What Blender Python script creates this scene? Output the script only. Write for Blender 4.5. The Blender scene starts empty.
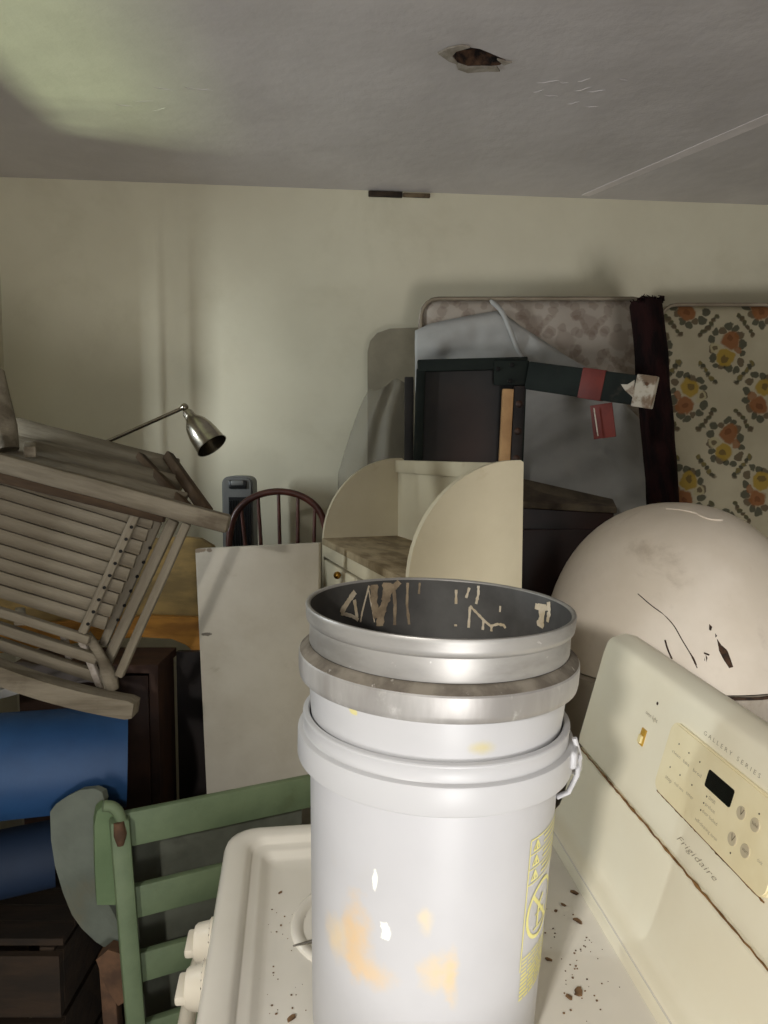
import bpy, bmesh, math, random
from mathutils import Vector, Matrix, noise as mnoise

random.seed(7)
V = Vector
SC = bpy.context.scene
COL = SC.collection
PI = math.pi

# ------------------------------------------------------------------ camera
CAM = V((0, 0, 1.52)); PITCH = math.radians(4.5); FPX = 739.0
cam_d = bpy.data.cameras.new('camera'); cam = bpy.data.objects.new('camera', cam_d); COL.objects.link(cam)
cam.location = CAM; cam.rotation_euler = (PI/2 - PITCH, 0, 0)
cam_d.sensor_fit = 'VERTICAL'; cam_d.sensor_height = 36; cam_d.lens = 36*FPX/1024
cam_d.clip_start = 0.02
SC.camera = cam
SC.view_settings.view_transform = 'Standard'; SC.view_settings.look = 'None'
SC.view_settings.exposure = 0.0; SC.view_settings.gamma = 1.0; SC.view_settings.use_curve_mapping = False

# ------------------------------------------------------------------ daylight
wd = bpy.data.worlds.new('sky'); SC.world = wd; wd.use_nodes = True
wd.node_tree.nodes['Background'].inputs[0].default_value = (0.62, 0.70, 0.78, 1)
wd.node_tree.nodes['Background'].inputs[1].default_value = 0.6
def area(name, loc, target, sx, sy, power, color):
    l = bpy.data.lights.new(name, 'AREA'); l.shape = 'RECTANGLE'; l.size = sx; l.size_y = sy
    l.energy = power; l.color = color
    o = bpy.data.objects.new(name, l); COL.objects.link(o); o.location = loc
    o.rotation_euler = (V(target) - V(loc)).to_track_quat('-Z', 'Y').to_euler()
    return o
# daylight coming down through the small window behind the viewer, and through the open doorway beside it
area('window_daylight', (-1.05, -1.90, 2.28), (0.15, 0.9, 0.95), 0.24, 0.18, 80, (1.0, 0.975, 0.92))
area('doorway_daylight', (0.55, -1.30, 1.15), (0.0, 1.6, 1.5), 0.75, 1.5, 8, (1.0, 0.985, 0.97))
area('doorway_up_fill', (0.55, -1.75, 0.25), (0.0, 1.6, 2.3), 0.7, 0.7, 42, (1.0, 0.985, 0.975))  # added fill lamp low outside the doorway, brightens ceiling and back wall
# light thrown up from the lawn outside the side window, and the sky seen through it
area('lawn_bounce', (-2.60, 1.60, 0.0), (-0.6, 1.85, 2.4), 0.35, 0.30, 55, (0.82, 1.0, 0.55))
area('side_sky', (-1.90, 1.30, 1.62), (-0.6, 2.46, 1.55), 0.05, 0.60, 28, (0.88, 0.96, 1.0))

# ------------------------------------------------------------------ helpers
cP, sP = math.cos(PITCH), math.sin(PITCH)
def ray(px, py):
    r, u = px - 384.0, 512.0 - py
    return V((r, FPX*cP + u*sP, u*cP - FPX*sP))
def at(px, py, Y):
    d = ray(px, py); return CAM + d*(Y/d.y)
def atz(px, py, z):
    d = ray(px, py); return CAM + d*((z - CAM.z)/d.z)
def onplane(px, py, p0, n):
    d = ray(px, py); return CAM + d*((p0 - CAM).dot(n)/d.dot(n))
def pxm(px, Y): return px*Y/FPX

WORLD = {}
def link(name, me, mat, parent=None, W=None, smooth=None):
    o = bpy.data.objects.new(name, me); COL.objects.link(o)
    if mat is not None and not me.materials: me.materials.append(mat)
    W = W or Matrix.Identity(4)
    WORLD[o.name] = W
    if parent is not None:
        o.parent = parent
        o.matrix_basis = WORLD[parent.name].inverted() @ W
    else:
        o.matrix_basis = W
    if smooth is not None:
        me.shade_smooth(); me.set_sharp_from_angle(angle=math.radians(smooth))
    return o
def bm_obj(name, bm, mat, parent=None, W=None, smooth=None, recenter=True):
    bmesh.ops.recalc_face_normals(bm, faces=bm.faces)
    if W is None and recenter and bm.verts:
        c = V((0, 0, 0)); lo = V((1e9,)*3); hi = V((-1e9,)*3)
        for v in bm.verts:
            for i in range(3): lo[i] = min(lo[i], v.co[i]); hi[i] = max(hi[i], v.co[i])
        c = (lo + hi)/2
        for v in bm.verts: v.co -= c
        W = Matrix.Translation(c)
    me = bpy.data.meshes.new(name); bm.to_mesh(me); bm.free()
    return link(name, me, mat, parent, W, smooth)
def thing(name, label, cat, loc=(0, 0, 0), group=None, W=None):
    o = bpy.data.objects.new(name, None); COL.objects.link(o); o.empty_display_size = 0.05
    W = W or Matrix.Translation(V(loc)); o.matrix_basis = W; WORLD[o.name] = W
    return tag(o, label, cat, group)
def tag(o, label, cat, group=None):
    o['label'] = label; o['category'] = cat
    if group: o['group'] = group
    return o
def structure(o): o['kind'] = 'structure'; return o

def frame(origin, x, y=None, z=None):
    x = V(x).normalized()
    if z is not None:
        z = V(z); z = (z - x*z.dot(x)).normalized(); y = z.cross(x)
    else:
        y = V(y); y = (y - x*y.dot(x)).normalized(); z = x.cross(y)
    m = Matrix((x, y, z)).transposed().to_4x4(); m.translation = V(origin); return m

def box_bm(hx, hy, hz, bev=0.0, seg=2, c=(0, 0, 0), bm=None):
    own = bm is None
    b = bmesh.new()
    r = bmesh.ops.create_cube(b, size=2)
    for v in b.verts: v.co = V((v.co.x*hx, v.co.y*hy, v.co.z*hz))
    if bev > 0:
        bmesh.ops.bevel(b, geom=list(b.edges), offset=min(bev, hx*.9, hy*.9, hz*.9), segments=seg, affect='EDGES', profile=0.5)
    for v in b.verts: v.co += V(c)
    if own: return b
    me = bpy.data.meshes.new('tmp'); b.to_mesh(me); b.free(); bm.from_mesh(me); bpy.data.meshes.remove(me)
    return bm
def beam(name, A, B, w, t, mat, parent=None, face=(0, -1, 0), bev=0.003, wob=0.0, nx=1):
    """board from A to B; w = width across, t = thickness along `face`; local x runs along the board"""
    A, B = V(A), V(B); L = (B - A).length
    W = frame((A + B)/2, B - A, z=face)
    b = box_bm(L/2, w/2, t/2, bev)
    if wob > 0:
        bmesh.ops.subdivide_edges(b, edges=[e for e in b.edges if abs((e.verts[0].co - e.verts[1].co).x) > L*.5], cuts=8)
        ph = random.random()*50
        for v in b.verts:
            v.co.z += wob*mnoise.noise(V((v.co.x*6 + ph, 0, 0))); v.co.y += wob*mnoise.noise(V((v.co.x*6 + ph, 9, v.co.y*20)))
    return bm_obj(name, b, mat, parent, W, smooth=35)
def hexa(name, pts, mat, parent=None, bev=0.0, smooth=35):
    """8 world points: front 4 (tl,tr,br,bl) then back 4"""
    b = bmesh.new(); v = [b.verts.new(p) for p in pts]
    for f in ((0, 1, 2, 3), (7, 6, 5, 4), (0, 4, 5, 1), (1, 5, 6, 2), (2, 6, 7, 3), (3, 7, 4, 0)): b.faces.new([v[i] for i in f])
    bmesh.ops.recalc_face_normals(b, faces=b.faces)
    if bev > 0: bmesh.ops.bevel(b, geom=list(b.edges), offset=bev, segments=3, affect='EDGES', profile=0.5)
    return bm_obj(name, b, mat, parent, smooth=smooth)
def tube_bm(pts, rad, n=10, cap=True, bm=None):
    b = bm or bmesh.new(); pts = [V(p) for p in pts]
    rr = rad if isinstance(rad, (list, tuple)) else [rad]*len(pts)
    rings = []; up = V((0.13, 0.21, 1)).normalized()
    for i, p in enumerate(pts):
        d = (pts[min(i+1, len(pts)-1)] - pts[max(i-1, 0)]).normalized()
        x = d.cross(up)
        if x.length < .05: x = d.cross(V((1, 0, 0)))
        x.normalize(); y = d.cross(x)
        rings.append([b.verts.new(p + (x*math.cos(2*PI*k/n) + y*math.sin(2*PI*k/n))*rr[i]) for k in range(n)])
    for a, c in zip(rings, rings[1:]):
        for k in range(n): b.faces.new((a[k], a[(k+1) % n], c[(k+1) % n], c[k]))
    if cap: b.faces.new(rings[0][::-1]); b.faces.new(rings[-1])
    return b
def lathe_bm(prof, n=64, bm=None, closed=False):
    """prof: (r, z) list"""
    b = bm or bmesh.new(); rings = []
    for r, z in prof:
        if r < 1e-5: rings.append([b.verts.new((0, 0, z))])
        else: rings.append([b.verts.new((r*math.cos(2*PI*k/n), r*math.sin(2*PI*k/n), z)) for k in range(n)])
    pr = list(zip(rings, rings[1:]))
    if closed: pr.append((rings[-1], rings[0]))
    for a, c in pr:
        for k in range(n):
            k2 = (k+1) % n
            if len(a) == 1 and len(c) == 1: continue
            if len(a) == 1: b.faces.new((a[0], c[k2], c[k]))
            elif len(c) == 1: b.faces.new((a[k], a[k2], c[0]))
            else: b.faces.new((a[k], a[k2], c[k2], c[k]))
    return b
def prism_bm(outline, back, bm=None):
    """outline: world points, back: offset vector for each or one vector"""
    b = bm or bmesh.new(); n = len(outline)
    bk = back if isinstance(back, list) else [V(back)]*n
    f = [b.verts.new(V(p)) for p in outline]; g = [b.verts.new(V(p) + V(q)) for p, q in zip(outline, bk)]
    b.faces.new(f); b.faces.new(g[::-1])
    for i in range(n): b.faces.new((f[i], f[(i+1) % n], g[(i+1) % n], g[i]))
    return b
def smooth_path(pts, n=6):
    pts = [V(p) for p in pts]; out = []
    P = [pts[0]*2 - pts[1]] + pts + [pts[-1]*2 - pts[-2]]
    for i in range(1, len(P)-2):
        for k in range(n):
            t = k/n; a, b, c, d = P[i-1], P[i], P[i+1], P[i+2]
            out.append(0.5*((2*b) + (c-a)*t + (2*a-5*b+4*c-d)*t*t + (3*b-a-3*c+d)*t**3))
    out.append(pts[-1]); return out

# ------------------------------------------------------------------ materials
def S(r, g, b):
    f = lambda c: (c/255/12.92) if c/255 <= 0.04045 else ((c/255+0.055)/1.055)**2.4
    return (f(r), f(g), f(b), 1)
def nd(nt, typ, **kw):
    n = nt.nodes.new(typ)
    for k, v in kw.items(): setattr(n, k, v)
    return n
def mixc(nt, fac, a, b, mode='MIX'):
    m = nd(nt, 'ShaderNodeMix', data_type='RGBA', blend_type=mode)
    for s, val in ((m.inputs[0], fac), (m.inputs[6], a), (m.inputs[7], b)):
        if isinstance(val, bpy.types.NodeSocket): nt.links.new(val, s)
        else: s.default_value = val
    return m.outputs[2]
def mth(nt, op, a, b=0.0, clamp=False):
    m = nd(nt, 'ShaderNodeMath', operation=op, use_clamp=clamp)
    for s, val in ((m.inputs[0], a), (m.inputs[1], b)):
        if isinstance(val, bpy.types.NodeSocket): nt.links.new(val, s)
        else: s.default_value = val
    return m.outputs[0]
def vmth(nt, op, a, b=(0, 0, 0)):
    m = nd(nt, 'ShaderNodeVectorMath', operation=op)
    for s, val in ((m.inputs[0], a), (m.inputs[1], b)):
        if isinstance(val, bpy.types.NodeSocket): nt.links.new(val, s)
        else: s.default_value = val
    return m.outputs['Value'] if op in ('LENGTH', 'DISTANCE') else m.outputs[0]
def noise(nt, vec, scale, detail=4, rough=0.55, dist=0.0):
    n = nd(nt, 'ShaderNodeTexNoise'); n.inputs['Scale'].default_value = scale; n.inputs['Detail'].default_value = detail
    n.inputs['Roughness'].default_value = rough; n.inputs['Distortion'].default_value = dist
    nt.links.new(vec, n.inputs['Vector']); return n
def ramp(nt, fac, a, b):
    m = nd(nt, 'ShaderNodeMapRange', interpolation_type='SMOOTHSTEP'); m.inputs[1].default_value = a; m.inputs[2].default_value = b
    nt.links.new(fac, m.inputs[0]); return m.outputs[0]
def mat(name, c1, c2=None, scale=6, stretch=(1, 1, 1), rough=0.6, metal=0.0, bump=0.0, bscale=None, spec=0.4,
        dirt=None, spots=(), fine=0.0, contrast=(0.35, 0.65), extra=None, rvar=0.0, trans=0.0, sheen=0.0, alpha=1.0):
    """procedural principled material in object space; dirt = (colour, scale, lo, hi, amount); spots = (centre, radii, colour, strength, noise amp, noise scale)"""
    m = bpy.data.materials.new(name); m.use_nodes = True; nt = m.node_tree
    bs = nt.nodes['Principled BSDF']
    tc = nd(nt, 'ShaderNodeTexCoord'); ob = tc.outputs['Object']
    mp = nd(nt, 'ShaderNodeMapping'); mp.inputs['Scale'].default_value = stretch; nt.links.new(ob, mp.inputs[0]); vec = mp.outputs[0]
    n1 = noise(nt, vec, scale, 6, 0.6)
    col = mixc(nt, ramp(nt, n1.outputs[0], *contrast), c1, c2 or c1)
    if fine:
        n2 = noise(nt, vec, scale*9, 3)
        col = mixc(nt, fine, col, mixc(nt, n2.outputs[0], (0.25, 0.25, 0.25, 1), (0.75, 0.75, 0.75, 1)), 'OVERLAY')
    if extra: col = extra(nt, ob, col)
    if dirt:
        for dc, ds, lo, hi, am in (dirt if isinstance(dirt, list) else [dirt]):
            n3 = noise(nt, ob, ds, 7, 0.65, 0.3)
            col = mixc(nt, mth(nt, 'MULTIPLY', ramp(nt, n3.outputs[0], lo, hi), am), col, dc)
    for c, r, sc_, st, na, ns in spots:
        d = vmth(nt, 'DIVIDE', vmth(nt, 'SUBTRACT', ob, c), r)
        n4 = noise(nt, ob, ns, 4)
        d2 = vmth(nt, 'ADD', d, vmth(nt, 'MULTIPLY', vmth(nt, 'SUBTRACT', n4.outputs['Color'], (.5, .5, .5)), (na*2,)*3))
        ln = vmth(nt, 'LENGTH', d2)
        col = mixc(nt, mth(nt, 'MULTIPLY', ramp(nt, ln, *((1.05, .7) if st > .6 else (1.7, .1))), st), col, sc_)
    nt.links.new(col, bs.inputs['Base Color'])
    bs.inputs['Metallic'].default_value = metal; bs.inputs['Specular IOR Level'].default_value = spec
    bs.inputs['Roughness'].default_value = rough
    if rvar:
        nt.links.new(mth(nt, 'ADD', rough - rvar/2, mth(nt, 'MULTIPLY', noise(nt, ob, scale*2).outputs[0], rvar)), bs.inputs['Roughness'])
    if trans: bs.inputs['Subsurface Weight'].default_value = trans; bs.inputs['Subsurface Radius'].default_value = (0.01, 0.01, 0.009); bs.inputs['Subsurface Scale'].default_value = 1.0
    if sheen: bs.inputs['Sheen Weight'].default_value = sheen
    if alpha < 1: bs.inputs['Alpha'].default_value = alpha
    if bump:
        nb = noise(nt, vec, bscale or scale*3, 6, 0.6)
        bp = nd(nt, 'ShaderNodeBump'); bp.inputs['Strength'].default_value = min(1, bump); bp.inputs['Distance'].default_value = 0.01
        nt.links.new(nb.outputs[0], bp.inputs['Height']); nt.links.new(bp.outputs[0], bs.inputs['Normal'])
    return m

M = {}
M['wall'] = mat('cream_wall', S(208, 202, 179), S(201, 194, 171), 2, rough=0.62, bump=0.06, bscale=30, spec=0.35,
                dirt=(S(178, 170, 144), 3, .52, .75, .35))
M['ceiling'] = mat('rough_plaster', S(196, 190, 187), S(184, 178, 175), 3, rough=0.40, bump=0.55, bscale=7, spec=0.5,
                   dirt=[(S(150, 138, 125), 14, .66, .78, .4), (S(196, 190, 186), 5, .55, .7, .5)])
M['floor'] = mat('dirty_floor', S(70, 52, 38), S(40, 30, 24), 5, rough=0.8, bump=0.2)
M['woodgrey'] = mat('weathered_wood', S(128, 119, 103), S(94, 85, 71), 5, (0.6, 5, 5), rough=0.85, bump=0.35, bscale=14, spec=0.2, fine=0.35,
                    dirt=(S(70, 58, 45), 6, .55, .75, .6))
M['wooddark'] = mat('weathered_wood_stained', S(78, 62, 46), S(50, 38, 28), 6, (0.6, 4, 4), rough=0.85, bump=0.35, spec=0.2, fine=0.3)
M['hole'] = mat('dark_hole', S(14, 12, 10), rough=0.9)

# ================================================================== ROOM
CEIL = 2.40
WA = atz(0, 177, CEIL); WB = atz(768, 205, CEIL)
wd_dir = (WB - WA); wd_dir.z = 0; wd_dir.normalize(); wn = V((wd_dir.y, -wd_dir.x, 0))   # towards the room
XL, XR, YN = -1.235, 2.3, -1.22
def wall_y(x): return WA.y + (x - WA.x)*wd_dir.y/wd_dir.x
def slab(name, p0, p1, mat, parent=None):
    b = box_bm(*[(q-p)/2 for p, q in zip(p0, p1)])
    return bm_obj(name, b, mat, parent, Matrix.Translation((V(p0)+V(p1))/2))
structure(slab('floor', (XL-.1, YN-.1, -.08), (XR+.1, wall_y(XR)+.15, 0), M['floor']))
# back wall (slightly oblique)
b = prism_bm([V((XL-.12, wall_y(XL-.12), 0)), V((XR+.1, wall_y(XR+.1), 0)), V((XR+.1, wall_y(XR+.1), CEIL+.1)), V((XL-.12, wall_y(XL-.12), CEIL+.1))], V((0, .12, 0)))
wall_back = structure(bm_obj('wall_back', b, M['wall'], smooth=30))
structure(slab('wall_right', (XR, YN-.1, 0), (XR+.1, wall_y(XR)+.12, CEIL+.1), M['wall']))
def wall_with_opening(name, axis, pos, thick, lo, hi, o0, o1, z0, z1):
    b = bmesh.new()
    for (a0, a1, c0, c1) in ((lo, o0, 0, CEIL+.1), (o1, hi, 0, CEIL+.1), (o0, o1, 0, z0), (o0, o1, z1, CEIL+.1)):
        if axis == 'y': box_bm((a1-a0)/2, abs(thick)/2, (c1-c0)/2, c=((a0+a1)/2, pos+thick/2, (c0+c1)/2), bm=b)
        else: box_bm(abs(thick)/2, (a1-a0)/2, (c1-c0)/2, c=(pos+thick/2, (a0+a1)/2, (c0+c1)/2), bm=b)
    return structure(bm_obj(name, b, M['wall']))
wall_with_opening('wall_near', 'y', YN, -.12, XL-.1, .10, -1.0, -.55, 1.50, 2.14)
wall_with_opening('wall_near', 'y', YN, -.12, .10, XR+.1, .14, .96, .005, 2.02)
wall_with_opening('wall_left', 'x', XL, -.12, YN-.1, wall_y(XL), .95, 2.0, 1.42, 1.90)
M['trim'] = mat('white_paint', S(205, 200, 188), S(190, 184, 170), 4, rough=0.5)
# window frames
def window(name, axis, pos, o0, o1, z0, z1, bars):
    root = bpy.data.objects.new(name, None); COL.objects.link(root); WORLD[root.name] = Matrix.Identity(4); structure(root)
    def bar(nm, a0, a1, c0, c1, d=.05):
        if axis == 'y': slab(nm, (a0, pos-d/2, c0), (a1, pos+d/2, c1), M['trim'], root)
        else: slab(nm, (pos-d/2, a0, c0), (pos+d/2, a1, c1), M['trim'], root)
    t = .03
    bar('window_frame', o0, o0+t, z0, z1); bar('window_frame', o1-t, o1, z0, z1)
    bar('window_frame', o0+t, o1-t, z0, z0+t); bar('window_frame', o0+t, o1-t, z1-t, z1)
    for a in bars: bar('window_bar', a-.007, a+.007, z0+t, z1-t, .02)
window('window_1', 'y', YN-.06, -1.0, -.55, 1.50, 2.14, [])
window('window_2', 'x', XL-.06, .95, 2.0, 1.42, 1.90, [1.871, 1.913])

# ceiling with a broken hole
hole_px = [(451, 54), (458, 49), (468, 47), (480, 49), (490, 53), (498, 57), (506, 60), (500, 65), (490, 66), (478, 65), (466, 66), (456, 62)]
hole = [atz(x, y, CEIL) for x, y in hole_px]
b = bmesh.new()
outer = [b.verts.new(p) for p in ((XL-.12, YN-.12, CEIL), (XR+.1, YN-.12, CEIL), (XR+.1, wall_y(XR)+.1, CEIL), (XL-.12, wall_y(XL-.12)+.1, CEIL))]
inner = [b.verts.new(p) for p in hole]
ed = [b.edges.new((outer[i], outer[(i+1) % 4])) for i in range(4)] + [b.edges.new((inner[i], inner[(i+1) % len(inner)])) for i in range(len(inner))]
bmesh.ops.triangle_fill(b, edges=ed, use_beauty=True)
for f in list(b.faces):
    c = f.calc_center_median()
    if all(v in inner for v in f.verts): b.faces.remove(f)
up = [b.verts.new(p + V((0, 0, .035))) for p in hole]
for i in range(len(inner)):
    j = (i+1) % len(inner); b.faces.new((inner[i], inner[j], up[j], up[i]))
M['lath'] = mat('rotten_lath', S(92, 66, 48), S(20, 14, 11), 40, (1, 1, 1), rough=0.9, bump=.5)
ups = set(up)
for f in b.faces:
    if any(v in ups for v in f.verts): f.material_index = 1
ceiling = structure(bm_obj('ceiling', b, M['ceiling'], W=Matrix.Identity(4)))
ceiling.data.materials.append(M['lath'])
hc = sum(hole, V())/len(hole)
for k in range(4):
    p = hc + V((-.085 + .055*k, 0, .045)); beam('lath', p + V((-.02, -.07, 0)), p + V((.01, .07, 0)), .045, .01, M['lath'], ceiling, (0, 0, -1))
slab('hole_cover', (hc.x-.25, hc.y-.2, CEIL+.06), (hc.x+.25, hc.y+.2, CEIL+.075), M['lath'], ceiling)  # added cover above the hole, keeps it dark and blocks the sky
# peeled plaster flaps round the hole
M['plaster'] = mat('old_plaster', S(158, 150, 138), S(132, 122, 108), 30, rough=.8, bump=.3)
for pts in ([(438, 52), (448, 47), (462, 44), (470, 46), (456, 50), (452, 55), (458, 63), (449, 60)], [(456, 62), (468, 66), (482, 65.5), (497, 66), (500, 70), (486, 70), (468, 71.5), (458, 68)],
            [(497, 58), (506, 60.5), (512, 61), (504, 64)]):
    bm_obj('plaster_flap', prism_bm([atz(x, y, CEIL-.002) for x, y in pts], (0, 0, -.004)), M['plaster'], ceiling)
# taped joint running across the right of the ceiling, hairline blisters
j0, j1 = atz(585, 195, CEIL), atz(768, 117, CEIL); j2 = j1 + (j1 - j0)*.8
bm_obj('plaster_joint', prism_bm([j0 + V((-.012, 0, 0)), j0 + V((.016, .01, 0)), j2 + V((.03, .022, 0)), j2 + V((-.02, -.012, 0))], (0, 0, -.0015)), mat('joint_paint', S(222, 214, 210), S(210, 202, 198), 9, rough=.45, bump=.2), ceiling)
for k in range(16):
    x, y = (random.uniform(535, 625), random.uniform(78, 108)) if k < 10 else (random.uniform(120, 215), random.uniform(75, 120))
    p = atz(x, y, CEIL); a = random.uniform(-.6, .6); l = random.uniform(.012, .03); d = V((math.cos(a), math.sin(a), 0))*l
    q = V((-d.y, d.x, 0)).normalized()*.003
    bm_obj('plaster_blister', tube_bm([p - d, p - d*.3 + q, p + d*.4, p + d], [.0004, .0022, .002, .0004], 6), M['ceiling'], ceiling, smooth=60)
# gap at the top of the back wall
s0, s1 = atz(368, 183.5, CEIL-.004), atz(431, 188, CEIL-.004)
s0 = V((s0.x, wall_y(s0.x)-.004, CEIL-.012)); s1 = V((s1.x, wall_y(s1.x)-.004, CEIL-.012))
beam('wall_gap', s0, s0.lerp(s1, .55), .018, .012, mat('gap_dark', S(56, 44, 34), S(30, 22, 16), 30, rough=.9), wall_back, wn, .002)
beam('wall_gap', s0.lerp(s1, .56), s1, .013, .012, mat('gap_brown', S(112, 96, 74), S(70, 56, 42), 30, rough=.9), wall_back, wn, .002)

# ================================================================== ROCKING CHAIR (lying on the heap, left)
YC = 1.45
ch = thing('rocking_chair', 'weathered grey slatted wooden rocking chair tipped over on the heap at left', 'chair', at(60, 690, YC))
edge0 = [469, 483.5, 497.5, 513, 528, 543, 556.5, 570, 583.5, 598]
def batx(y): return 140 - (y - 508)*58/126
for k in range(9):
    y0, y1 = edge0[k], edge0[k+1]; ym = (y0+y1)/2; sl = .305
    xe = 140
    for _ in range(20): xe = batx(ym + sl*xe) + 20
    beam('back_slat', at(-75, ym - sl*75, YC), at(xe, ym + sl*xe, YC), pxm(y1-y0-.8, YC)*.957, .011, M['woodgrey'], ch, wob=.0010, bev=.001)
bt = beam('cross_batten', at(139.5, 507, YC-.014), at(81, 636, YC-.014), pxm(8.5, YC), .014, M['woodgrey'], ch)
beam('cross_batten', at(-1, 470, YC-.014), at(-46, 590, YC-.014), pxm(8.5, YC), .014, M['woodgrey'], ch)
def heads(line, n, Y, par):
    b = bmesh.new()
    for k in range(n):
        p = at(line[0] + (line[2]-line[0])*k/(n-1), line[1] + (line[3]-line[1])*k/(n-1), Y)
        bmesh.ops.create_cone(b, cap_ends=True, segments=8, radius1=.0034, radius2=.0034, depth=.003, matrix=Matrix.Translation(p) @ Matrix.Rotation(PI/2, 4, 'X'))
    o = bm_obj('screw_holes', b, M['hole'], par); o['kind'] = 'stuff'
heads((137, 515, 88, 624), 10, YC-.0215, ch)
beam('seat_batten', at(158, 521, YC+.045), at(103, 645, YC+.045), pxm(9, YC), .014, M['woodgrey'], ch)
heads((150, 548, 118, 620), 6, YC+.037, ch)
beam('seat_slat', at(174, 520, YC+.04), at(106, 664, YC+.04), pxm(11, YC), .018, M['woodgrey'], ch, wob=.001)
beam('seat_slat', at(187, 523, YC+.0), at(119, 676, YC+.0), pxm(8.5, YC), .018, M['woodgrey'], ch, wob=.001)
# long upper side rail and its dark underside stain
b = bmesh.new()
beam('side_rail', at(-80, 441, YC-.035), at(229, 524, YC-.04), pxm(18, YC), .028, M['woodgrey'], ch, wob=.002, bev=.005)
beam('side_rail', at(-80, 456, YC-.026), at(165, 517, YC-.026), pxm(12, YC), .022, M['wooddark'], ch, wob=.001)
beam('side_rail', at(-70, 590, YC-.018), at(90, 640, YC-.018), pxm(9, YC), .018, M['woodgrey'], ch, wob=.001)
# arm boards receding behind the rail
beam('arm_board', at(12, 428, YC+.30), at(176, 470, YC+.30), pxm(25, 1.75), .016, M['woodgrey'], ch, (0, -.8, .6), wob=.003, bev=.004)
beam('arm_board', at(-60, 428, YC+.20), at(182, 488, YC+.18), pxm(24, 1.63), .016, M['woodgrey'], ch, (0, -.8, .6), wob=.002, bev=.004)
beam('arm_board', at(-60, 440, YC+.10), at(186, 501, YC+.08), pxm(17, 1.53), .016, M['woodgrey'], ch, (0, -.8, .6), wob=.002, bev=.004)
beam('arm_support', at(168, 456, YC+.31), at(207, 512, YC+.0), pxm(11, 1.6), .02, M['wooddark'], ch, bev=.004)
beam('arm_support', at(140, 456, YC+.29), at(192, 512, YC+.02), pxm(8, 1.6), .02, M['wooddark'], ch, bev=.004)
bm_obj('post', tube_bm([at(-8, 372, YC+.12), at(-2, 400, YC+.11), at(4, 428, YC+.09), at(8, 450, YC+.08)], [.024, .025, .027, .022], 10), M['woodgrey'], ch, smooth=60)
# lower stretchers, leg, rocker
beam('stretcher', at(-75, 604, YC+.01), at(98, 659, YC+.01), pxm(11, YC), .02, M['woodgrey'], ch, wob=.001)
beam('stretcher', at(-75, 619, YC+.03), at(103, 678, YC+.03), pxm(12, YC), .02, M['woodgrey'], ch, wob=.001)
M['woodpale'] = mat('flaked_white_paint', S(168, 158, 148), S(112, 100, 86), 20, rough=.8)
bm_obj('leg', tube_bm(smooth_path([at(86, 634, YC), at(96, 648, YC), at(106, 668, YC), at(113, 690, YC)]), [.010]*10 + [.0105, .011, .013, .015, .016, .016, .015, .014, .012], 8), M['woodgrey'], ch, smooth=60)
beam('leg', at(82, 640, YC+.02), at(102, 690, YC+.02), pxm(7, YC), .016, M['woodpale'], ch)
beam('leg', at(62, 628, YC+.06), at(70, 660, YC+.06), pxm(6, YC), .016, M['woodpale'], ch)
cen = [(-90, 630), (-40, 655), (0, 672), (40, 686), (80, 697), (110, 703.5), (136, 708)]
cp = smooth_path([at(x, y, YC-.03) for x, y in cen], 4)
b = bmesh.new(); prev = None
for i, p in enumerate(cp):
    d = (cp[min(i+1, len(cp)-1)] - cp[max(i-1, 0)]).normalized(); up_ = V((-d.z, 0, d.x)); h = pxm(9.5 - (2.2 if i == len(cp)-1 else 0), YC)
    ring = [b.verts.new(p + up_*s*h + V((0, t*.02, 0))) for s, t in ((-1, -1), (1, -1), (1, 1), (-1, 1))]
    if prev:
        for k in range(4): b.faces.new((prev[k], prev[(k+1) % 4], ring[(k+1) % 4], ring[k]))
    else: b.faces.new(ring[::-1])
    prev = ring
b.faces.new(prev); bmesh.ops.recalc_face_normals(b, faces=b.faces)
bm_obj('rocker', b, M['woodgrey'], ch, smooth=35)
for (x0, y0, x1, y1) in ((30, 452, 30, 470), (20, 620, 25, 672)):
    beam('cross_rail', at(x0, y0, YC-.02), at(x0, y0-8, YC+.28), .022, .022, M['woodgrey'], ch, (1, 0, 0))

# ================================================================== FLOOR LAMP
M['nickel'] = mat('brushed_nickel', S(176, 170, 158), S(140, 132, 118), 20, rough=.22, metal=1.0, rvar=.1)
YLp = 1.93
la = thing('floor_lamp', 'nickel pharmacy lamp with a bell shade rising behind the rocking chair', 'lamp', (at(58, 463, YLp).x, YLp, 0))
elb = at(58, 463.5, YLp); tip = at(183, 408, YLp)
bx_, by_ = elb.x, elb.y
bm_obj('base', lathe_bm([(0, 0), (.12, 0), (.125, .006), (.12, .014), (.02, .022), (.012, .03), (0, .03)], 32), M['nickel'], la, Matrix.Translation((bx_, by_, 0)), 40)
bm_obj('pole', tube_bm([(bx_, by_, .02), (bx_, by_, elb.z)], .008, 12), M['nickel'], la, smooth=60)
bm_obj('arm', tube_bm([elb, tip], .0052, 12), M['nickel'], la, smooth=60)
def ball(name, p, r, m, par):
    b = bmesh.new(); bmesh.ops.create_uvsphere(b, u_segments=16, v_segments=10, radius=r); return bm_obj(name, b, m, par, Matrix.Translation(p), 60)
ball('joint', tip + V((.004, 0, .002)), .0105, M['nickel'], la); ball('joint', elb, .012, M['nickel'], la)
sa = at(187, 412, YLp); sb = at(212, 446, YLp-.03); ax = (sb - sa).normalized()
Wsh = frame(sa, ax.cross(V((0, 1, 0))), z=ax); Wsh = Matrix((Wsh.col[0].xyz, Wsh.col[1].xyz, Wsh.col[2].xyz)).transposed().to_4x4(); Wsh.translation = sa
Ls = (sb - sa).length
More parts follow.
